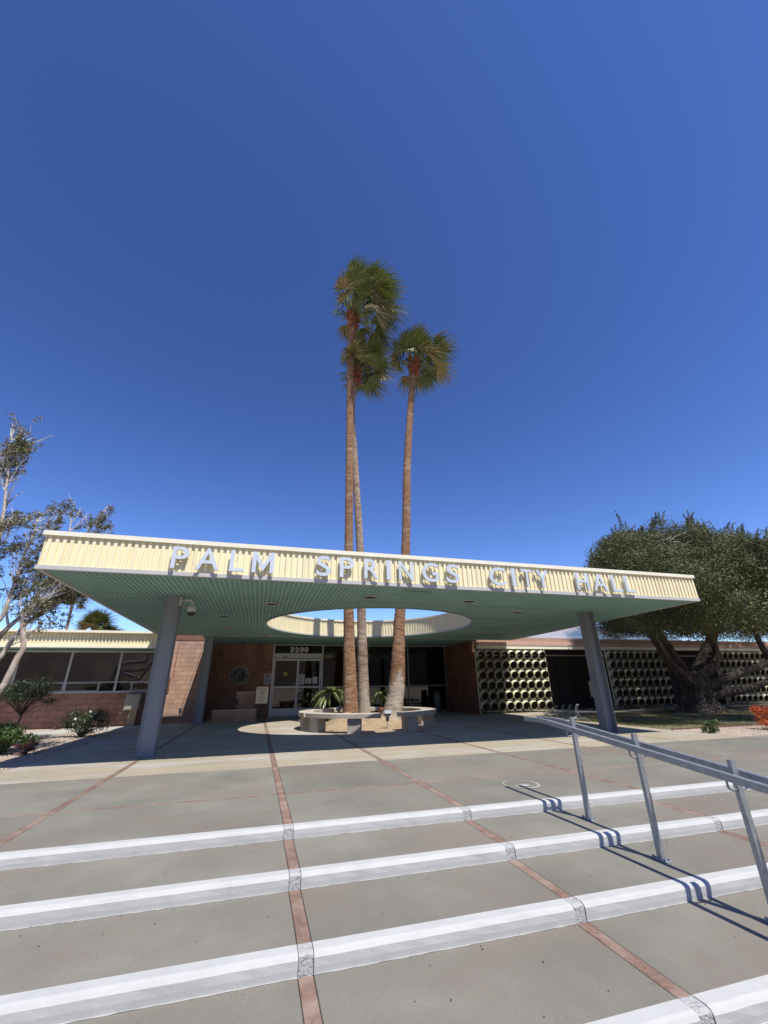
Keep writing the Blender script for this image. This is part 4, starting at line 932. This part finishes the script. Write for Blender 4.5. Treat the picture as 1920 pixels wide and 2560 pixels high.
for i in range(900):
    y = 14.6+rr_.uniform(-1,1)*5.0; xp = rr_.uniform(14.7, 31); x = xp*y/15.8
    e = abs((y-14.8)/5.2); zt = topat(x, y)-.75*(y/15.8)-1.6*e*e; u = rr_.random()
    z = rr_.uniform(3.7*y/15.8 if y < 15.8 else 3.7, max(zt, 4.2)) if u < .6 else zt-rr_.uniform(.0, .7)
    if 16.5 < x < 24 and y < 15.6 and z < 4.6 and rr_.random() < .6: z += 1.6
    if 19.5 < x < 22.5 and z < 5.2 and y > 13.5: z += 1.6
    if x < 12.9: continue
    if math.sin(x*1.25+z*1.5+.6)*math.sin(y*1.0+z*1.1+2) < -.42 and rr_.random() < .9: continue
    r = rr_.choice([.3,.38,.5,.62,.8])*rr_.uniform(.85,1.15); cc.append((x, y, max(z, 3.2))); rr.append((r*1.15, r*1.05, r*.78))
for i in range(80):
    x = rr_.uniform(19.5, 34); cc.append((x, rr_.uniform(19.6, 21.5), rr_.uniform(3.9, 6.2))); r = rr_.uniform(.6, .9); rr.append((r*1.2, r, r*.8))
for i in range(190):
    x = rr_.uniform(16.8, 26.0); y = rr_.uniform(16.0, 18.6); z = min(rr_.uniform(4.6, 8.6), topat(x, y)-.7); r = rr_.uniform(.45, .85); cc.append((x, y, z)); rr.append((r*1.15, r*1.05, r*.7))
for x, y, z in ((15.0,15,3.7),(15.9,14.3,3.6),(16.6,15,3.7),(14.8,15.5,4.6),(24.5,14,3.6),(26,14.4,3.5),(27.5,15,3.6),(23.6,13.6,4.1)): cc.append((x,y,z)); rr.append((.75,.7,.5))
sprays = []
for i in range(60):
    x = rr_.uniform(14.4, 30); zt = float(rootop(x)); y = 15.8+rr_.uniform(-1.2,1.2); zt = 1.25+(zt-1.25)*y/15.8; x *= y/15.8; L_ = rr_.uniform(.2, .85)**1.3; lx = rr_.uniform(-.2, 1.1)
    pts = [Vector((x+lx*L_*t*t, y, zt-.75+(L_+.35)*t)) for t in (0,.25,.5,.75,1)]; sprays.append(pts)
    for k in range(8):
        t = .25+.75*k/7; f_ = .15*(1.15-t); cc.append((x+lx*L_*t*t+rr_.uniform(-.05,.05), y, zt-.75+(L_+.35)*t)); rr.append((f_, f_, f_*1.3))
V, Fq = leafcloud(cc, rr, [int(1500*r[0]*r[1])+(90 if r[0] > .25 else 14) for r in rr], .052, shell=.45)
o = fast('crown', V, Fq, M['leafR'], bt); 
q = MB()
for i in range(120):
    c_ = Vector(cc[rr_.randrange(600)]); d = Vector((rr_.uniform(-.5,1), rr_.uniform(-1,-.2), rr_.uniform(-.4,.8))); p = c_+d*.5; q.tube([c_, p, p+Vector((rr_.uniform(.1,.4), rr_.uniform(-.4,.1), rr_.uniform(-.3,.3)))], [.014,.010,.004], 4)
for pts in sprays: q.tube(pts, [.02,.015,.011,.008,.004], 4)
o = q.build('twigs', M['twig'], bt); o['kind'] = 'stuff'

# sparse windblown tree at left
lt = thing('sparse_tree', 'windblown half bare tree with pale limbs at the left edge', 'tree')
twV = []; tips = []
def grow(p, d, L_, r, lev, rn, q):
    """recursive branchlets blown to +x; returns leaf tips"""
    pts = [p]; dd = d.normalized(); k = 4
    for i in range(k):
        dd = (dd+Vector((rn.uniform(-.35,.35)+.10, rn.uniform(-.35,.35), rn.uniform(-.25,.30)+.05))).normalized(); pts.append(pts[-1]+dd*L_/k)
    if not inside(pts[-1]) and rn.random() < .93: return
    q.tube(pts, [r*(1-.65*i/k) for i in range(k+1)], 5 if lev < 2 else 4, cap=False)
    if lev >= 3: tips.append(pts[-1]); tips.append(pts[2]); return
    for i in range(rn.choice([2,3,3,4])):
        b = pts[rn.choice([1,2,3,4,4])]; nd = (dd+Vector((rn.uniform(-.9,.9)+.15, rn.uniform(-.9,.9), rn.uniform(-.6,.9)+.15))).normalized()
        grow(b, nd, L_*rn.uniform(.55,.8), r*.5, lev+1, rn, q)
rn = random.Random(9)
def inside(p):
    """outline of the windblown crown: two masses with open sky between"""
    v_ = p-Vector((0,0,EYE)); d_ = v_.dot(fwd)
    if d_ <= 0: return True
    u = (960+F*v_.dot(rt)/d_)*.864; w_ = (1280-F*v_.dot(up)/d_)*.864
    if w_ < 1075: return u < 28+52*max(0, 1-abs(w_-965)/95)
    return w_ > np.interp(u, [-200,0,60,100,140,165,200,245,255], [1075,1100,1110,1095,1050,1075,1120,1080,1400])
def at(dx, dy, Y): # point on plane y=Y seen at these picture coordinates (displayed picture 1659 wide)
    x, y = dx*1920/1659, dy*1920/1659; v_ = rt*((x-960)/F)-up*((y-1280)/F)+fwd; t = Y/v_.y; return Vector((0,0,EYE))+v_*t
limbs = [([(-60,1560,11.0),(0,1492,11.0),(28,1440,11.0),(50,1395,11.0),(49,1345,11.1),(62,1320,11.2),(100,1297,11.3),(130,1275,11.5),(152,1240,11.8),(185,1190,12.4)], .075, .02),
         ([(-60,1480,11.6),(0,1420,11.6),(40,1365,11.7),(85,1325,11.9),(125,1300,12.1),(150,1262,12.3)], .06, .02),
         ([(-60,1440,12.4),(0,1375,12.4),(30,1345,12.4),(60,1318,12.6),(95,1265,12.9),(120,1225,13.2),(150,1150,13.6),(152,1105,13.8)], .062, .016),
         ([(-50,1380,12),(0,1340,12),(18,1300,12),(30,1262,12.1),(45,1215,12.3),(70,1160,12.6),(80,1120,12.8)], .055, .016),
         ([(-80,1330,11.5),(-30,1240,11.5),(-5,1180,11.5),(5,1120,11.6),(14,1050,11.7),(20,985,11.8),(30,920,11.9)], .07, .012),
         ([(-40,1200,12.5),(-5,1140,12.5),(15,1090,12.5),(30,1075,12.6)], .06, .015),
         ([(-60,1120,12.0),(-20,1040,12.0),(10,990,12.0),(50,960,12.1)], .05, .012),
         ([(130,1275,13),(160,1230,13.2),(185,1160,13.5),(215,1115,13.8),(232,1095,13.9)], .05, .012)]
qa = MB()
for path, r0_, r1_ in limbs:
    P = [at(*p) for p in path]; pts = limb(P, r0_, r1_, lt, 'limb', M['palebark'], 9, .12, 22)
    n_ = len(pts)
    for i in range(5, n_):
        if pts[i].z < 2.6 and rn.random() < .75: continue
        for _ in range(1 if rn.random() < .5 else 2):
            d = (pts[min(i+1,n_-1)]-pts[i-1]).normalized()+Vector((rn.uniform(-.8,1.0), rn.uniform(-.8,.8), rn.uniform(-.3,1.0)))
            grow(pts[i], d, rn.uniform(.35,.75), .015+.006*rn.random(), 1, rn, qa)
limb([(-8.3,11.5,-.05),(-8.2,11.4,.7),(-7.6,11.3,1.3),(-6.6,11.1,1.5),tuple(at(-60,1560,11.0))], .26, .13, lt, 'trunk', M['palebark'])
limb([(-7.8,11.4,1.1),(-7.5,11.8,2.1),tuple(at(-60,1440,12.4))], .17, .1, lt, 'limb', M['palebark']); limb([(-7.9,11.4,1.0),(-7.9,11.6,2.5),tuple(at(-80,1330,11.5))], .17, .1, lt, 'limb', M['palebark'])
limb([(-7.5,11.3,1.3),(-7.0,11.4,1.8),tuple(at(-60,1480,11.6))], .12, .09, lt, 'limb', M['palebark']); limb([(-7.8,11.6,2.2),tuple(at(-50,1380,12))], .12, .085, lt, 'limb', M['palebark'])
o = qa.build('twigs', M['twig'], lt); o['kind'] = 'stuff'
T = np.array([tuple(t) for t in tips]); keep = rng.random(len(T)) < .8; T = T[keep]
V, Fq = leafcloud([tuple(t) for t in T], [(.10,.10,.07)]*len(T), [max(0,int(x)) for x in rng.poisson(11, len(T))], .040, shell=.1)
o = fast('leaves', V, Fq, M['leafL'], lt)

# ------------------------------------------------------------------ shrubs
def shrub(name, label, cat, c_, r_, n_, size, m_, nstem=8, group=None, flowers=0, seed=1, stem=None):
    rn = random.Random(seed); t_ = thing(name, label, cat, group, (0,0,0)); q = MB(); cs = []; rs_ = []
    x, y = c_[0], c_[1]; zc = c_[2]
    if stem: q.tube([(x+.05,y,-.02),(x-.02,y,stem*.5),(x+.04,y,stem)], .022, 6)
    for i in range(nstem):
        a = rn.uniform(0,6.28); e = rn.uniform(.2,.95); px_, py_, pz_ = x+r_[0]*e*math.cos(a), y+r_[1]*e*math.sin(a), zc+r_[2]*rn.uniform(-.6,.75)
        q.tube([(x,y,stem or -.02), ((x+px_)/2,(y+py_)/2,((stem or 0)+pz_)/2+.05), (px_,py_,pz_)], [.014,.010,.005], 4); cs.append((px_,py_,pz_)); k = rn.uniform(.28,.45); rs_.append((r_[0]*k, r_[1]*k, r_[2]*k*1.1))
    q.build('stems', M['bark'], t_)
    V, Fq = leafcloud(cs, rs_, [n_//nstem]*nstem, size, shell=.2); fast('leaves', V, Fq, m_, t_)
    if flowers:
        q = MB()
        for i in range(flowers):
            p = rn.choice(cs); b = [p[j]+rn.uniform(-1,1)*r_[j]*.4 for j in range(3)]; b[1] -= r_[1]*.2; s_ = rn.uniform(.02,.04)
            for u in range(5):
                a = 2*math.pi*u/5; q.add([(b[0],b[1]-.01,b[2]), (b[0]+s_*math.cos(a),b[1]-.02,b[2]+s_*math.sin(a)), (b[0]+s_*1.3*math.cos(a+.5),b[1]-.005,b[2]+s_*1.3*math.sin(a+.5)), (b[0]+s_*math.cos(a+1.1),b[1]-.02,b[2]+s_*math.sin(a+1.1))], [(0,1,2,3)])
        q.build('flowers', M['petal'], t_)
    return t_
shrub('rose_tree', 'small round headed rose tree on a thin bare stem by the path', 'tree', (-6.75,16.2,1.22), (.85,.6,.45), 5200, .035, M['leafD'], 26, stem=.62, seed=2)
shrub('leafy_shrub', 'bright green leafy shrub beneath the rose tree', 'shrub', (-5.45,12.5,.28), (.60,.5,.32), 3600, .045, M['leafG'], 24, seed=3)
shrub('white_rose_bush', 'dark rose bush with white blooms near the wing wall', 'shrub', (-4.95,15.9,.36), (.75,.6,.38), 4200, .034, M['leafD'], 26, flowers=6, seed=4)
shrub('purple_shrub', 'low purplish shrub in the gravel beside the canopy shadow', 'shrub', (-4.75,12.15,.12), (.24,.2,.13), 420, .035, M['leafpurple'], 9, seed=5)
shrub('dry_shrub', 'tiny dry plant against the foot of the wing wall', 'shrub', (-6.9,19.4,.07), (.3,.15,.09), 200, .03, M['leafpurple'], 6, seed=8)
shrub('orange_bush', 'orange red bush on the right gravel bed at the picture edge', 'shrub', (13.95,9.3,.30), (.50,.42,.34), 4200, .030, M['leafred'], 40, seed=6)
shrub('small_green_shrub', 'small green shrub alone in the right gravel bed', 'shrub', (11.72,9.45,.15), (.27,.25,.17), 900, .032, M['leafG'], 14, seed=7)

# ------------------------------------------------------------------ bike rack
t_ = thing('bike_rack', 'looped galvanised bike rack on the pavement edge behind the railing', 'bike rack')
for k in range(4):
    y = 13.9+.04*k; x = 10.10+.33*k
    for dy in (0, .09):
        q = MB(); q.tube(smoothpath([(x-.34,y+dy,.40),(x-.24,y+dy,.20),(x-.05,y+dy,.10),(x+.10,y+dy,.18),(x+.12,y+dy,.36),(x+.24,y+dy,.56)], 14), .011, 6); q.build('wheel_loop', M['galv'], t_, True)
for x_ in (9.95, 11.25):
    q = MB(); q.tube(smoothpath([(x_-.12,13.9,.30),(x_+.02,13.9,.12),(x_+.20,13.9,.10),(x_+.26,13.9,.01)], 10), .011, 6); q.build('foot', M['galv'], t_, True)
    q = MB(); q.tube(smoothpath([(x_+.02,13.6,.01),(x_+.02,13.6,.09),(x_+.02,14.3,.09),(x_+.02,14.3,.01)], 10), .011, 6); q.build('foot', M['galv'], t_, True)
q = MB(); q.tube([(9.9,13.95,.09),(11.4,13.95,.09)], .014, 6); q.build('rail', M['galv'], t_)

# ------------------------------------------------------------------ handrail
hr = thing('handrail', 'galvanised double handrail descending the steps at right', 'handrail')
topz = lambda y: .857-.112*max(0, 4.98-y)
def rail(x, y0, name='rail'):
    q = MB(); hw, hh = .021, .052; pts = [(y0, topz(9)), (5.06, topz(9)), (4.90, topz(4.90)), (1.0, topz(1.0))]; vs = []
    for y, z in pts: vs += [(x-hw,y,z-hh),(x+hw,y,z-hh),(x+hw,y,z-.004),(x+hw-.004,y,z),(x-hw+.004,y,z),(x-hw,y,z-.004)]
    q.add(vs, [(i*6+j, i*6+(j+1)%6, (i+1)*6+(j+1)%6, (i+1)*6+j) for i in range(3) for j in range(6)]+[(5,4,3,2,1,0), tuple(18+j for j in range(6))]); q.build(name, M['galv'], hr)
PX = 3.565; rail(PX-.10, 5.37); rail(PX+.10, 5.37)
for k, y in enumerate((4.57, 3.70, 2.81, 1.93)):
    zt = topz(y)+.078; zb = -RISE*(k+1)
    q = MB(); zq = [(zb+.008,.019,.026),(zb+.25,.021,.021),(zt-.01,.025,.016),(zt,.025,.016)]; vs = []
    for i, (z, hx, hy) in enumerate(zq):
        vs += [(PX-hx,y-hy,z),(PX+hx,y-hy,z),(PX+hx,y+hy,z),(PX-hx,y+hy,z)]
    q.add(vs, [(i*4+j, i*4+(j+1)%4, (i+1)*4+(j+1)%4, (i+1)*4+j) for i in range(3) for j in range(4)]+[(3,2,1,0),(12,13,14,15)]); q.build('post', M['galv'], hr)
    for sx in (-1, 1):
        q = MB(); q.tube(smoothpath([(PX+sx*.02,y,topz(y)-.115),(PX+sx*.07,y,topz(y)-.115),(PX+sx*.097,y,topz(y)-.10),(PX+sx*.10,y,topz(y)-.08),(PX+sx*.10,y,topz(y)-.045)], 10), .0085, 8); q.build('bracket', M['galv'], hr, True)
    q = MB(); q.bbox(PX-.045, PX+.045, y-.075, y+.075, zb, zb+.010, .003); pl = q.build('base_plate', M['galv'], hr)
    for sx, sy_ in ((-.028,-.055),(.028,-.055),(-.028,.055),(.028,.055)):
        q = MB(); q.lathe((PX+sx, y+sy_), [(.0,zb+.026),(.010,zb+.026),(.012,zb+.022),(.012,zb+.010)], 6); q.build('bolt', M['galv'], pl)
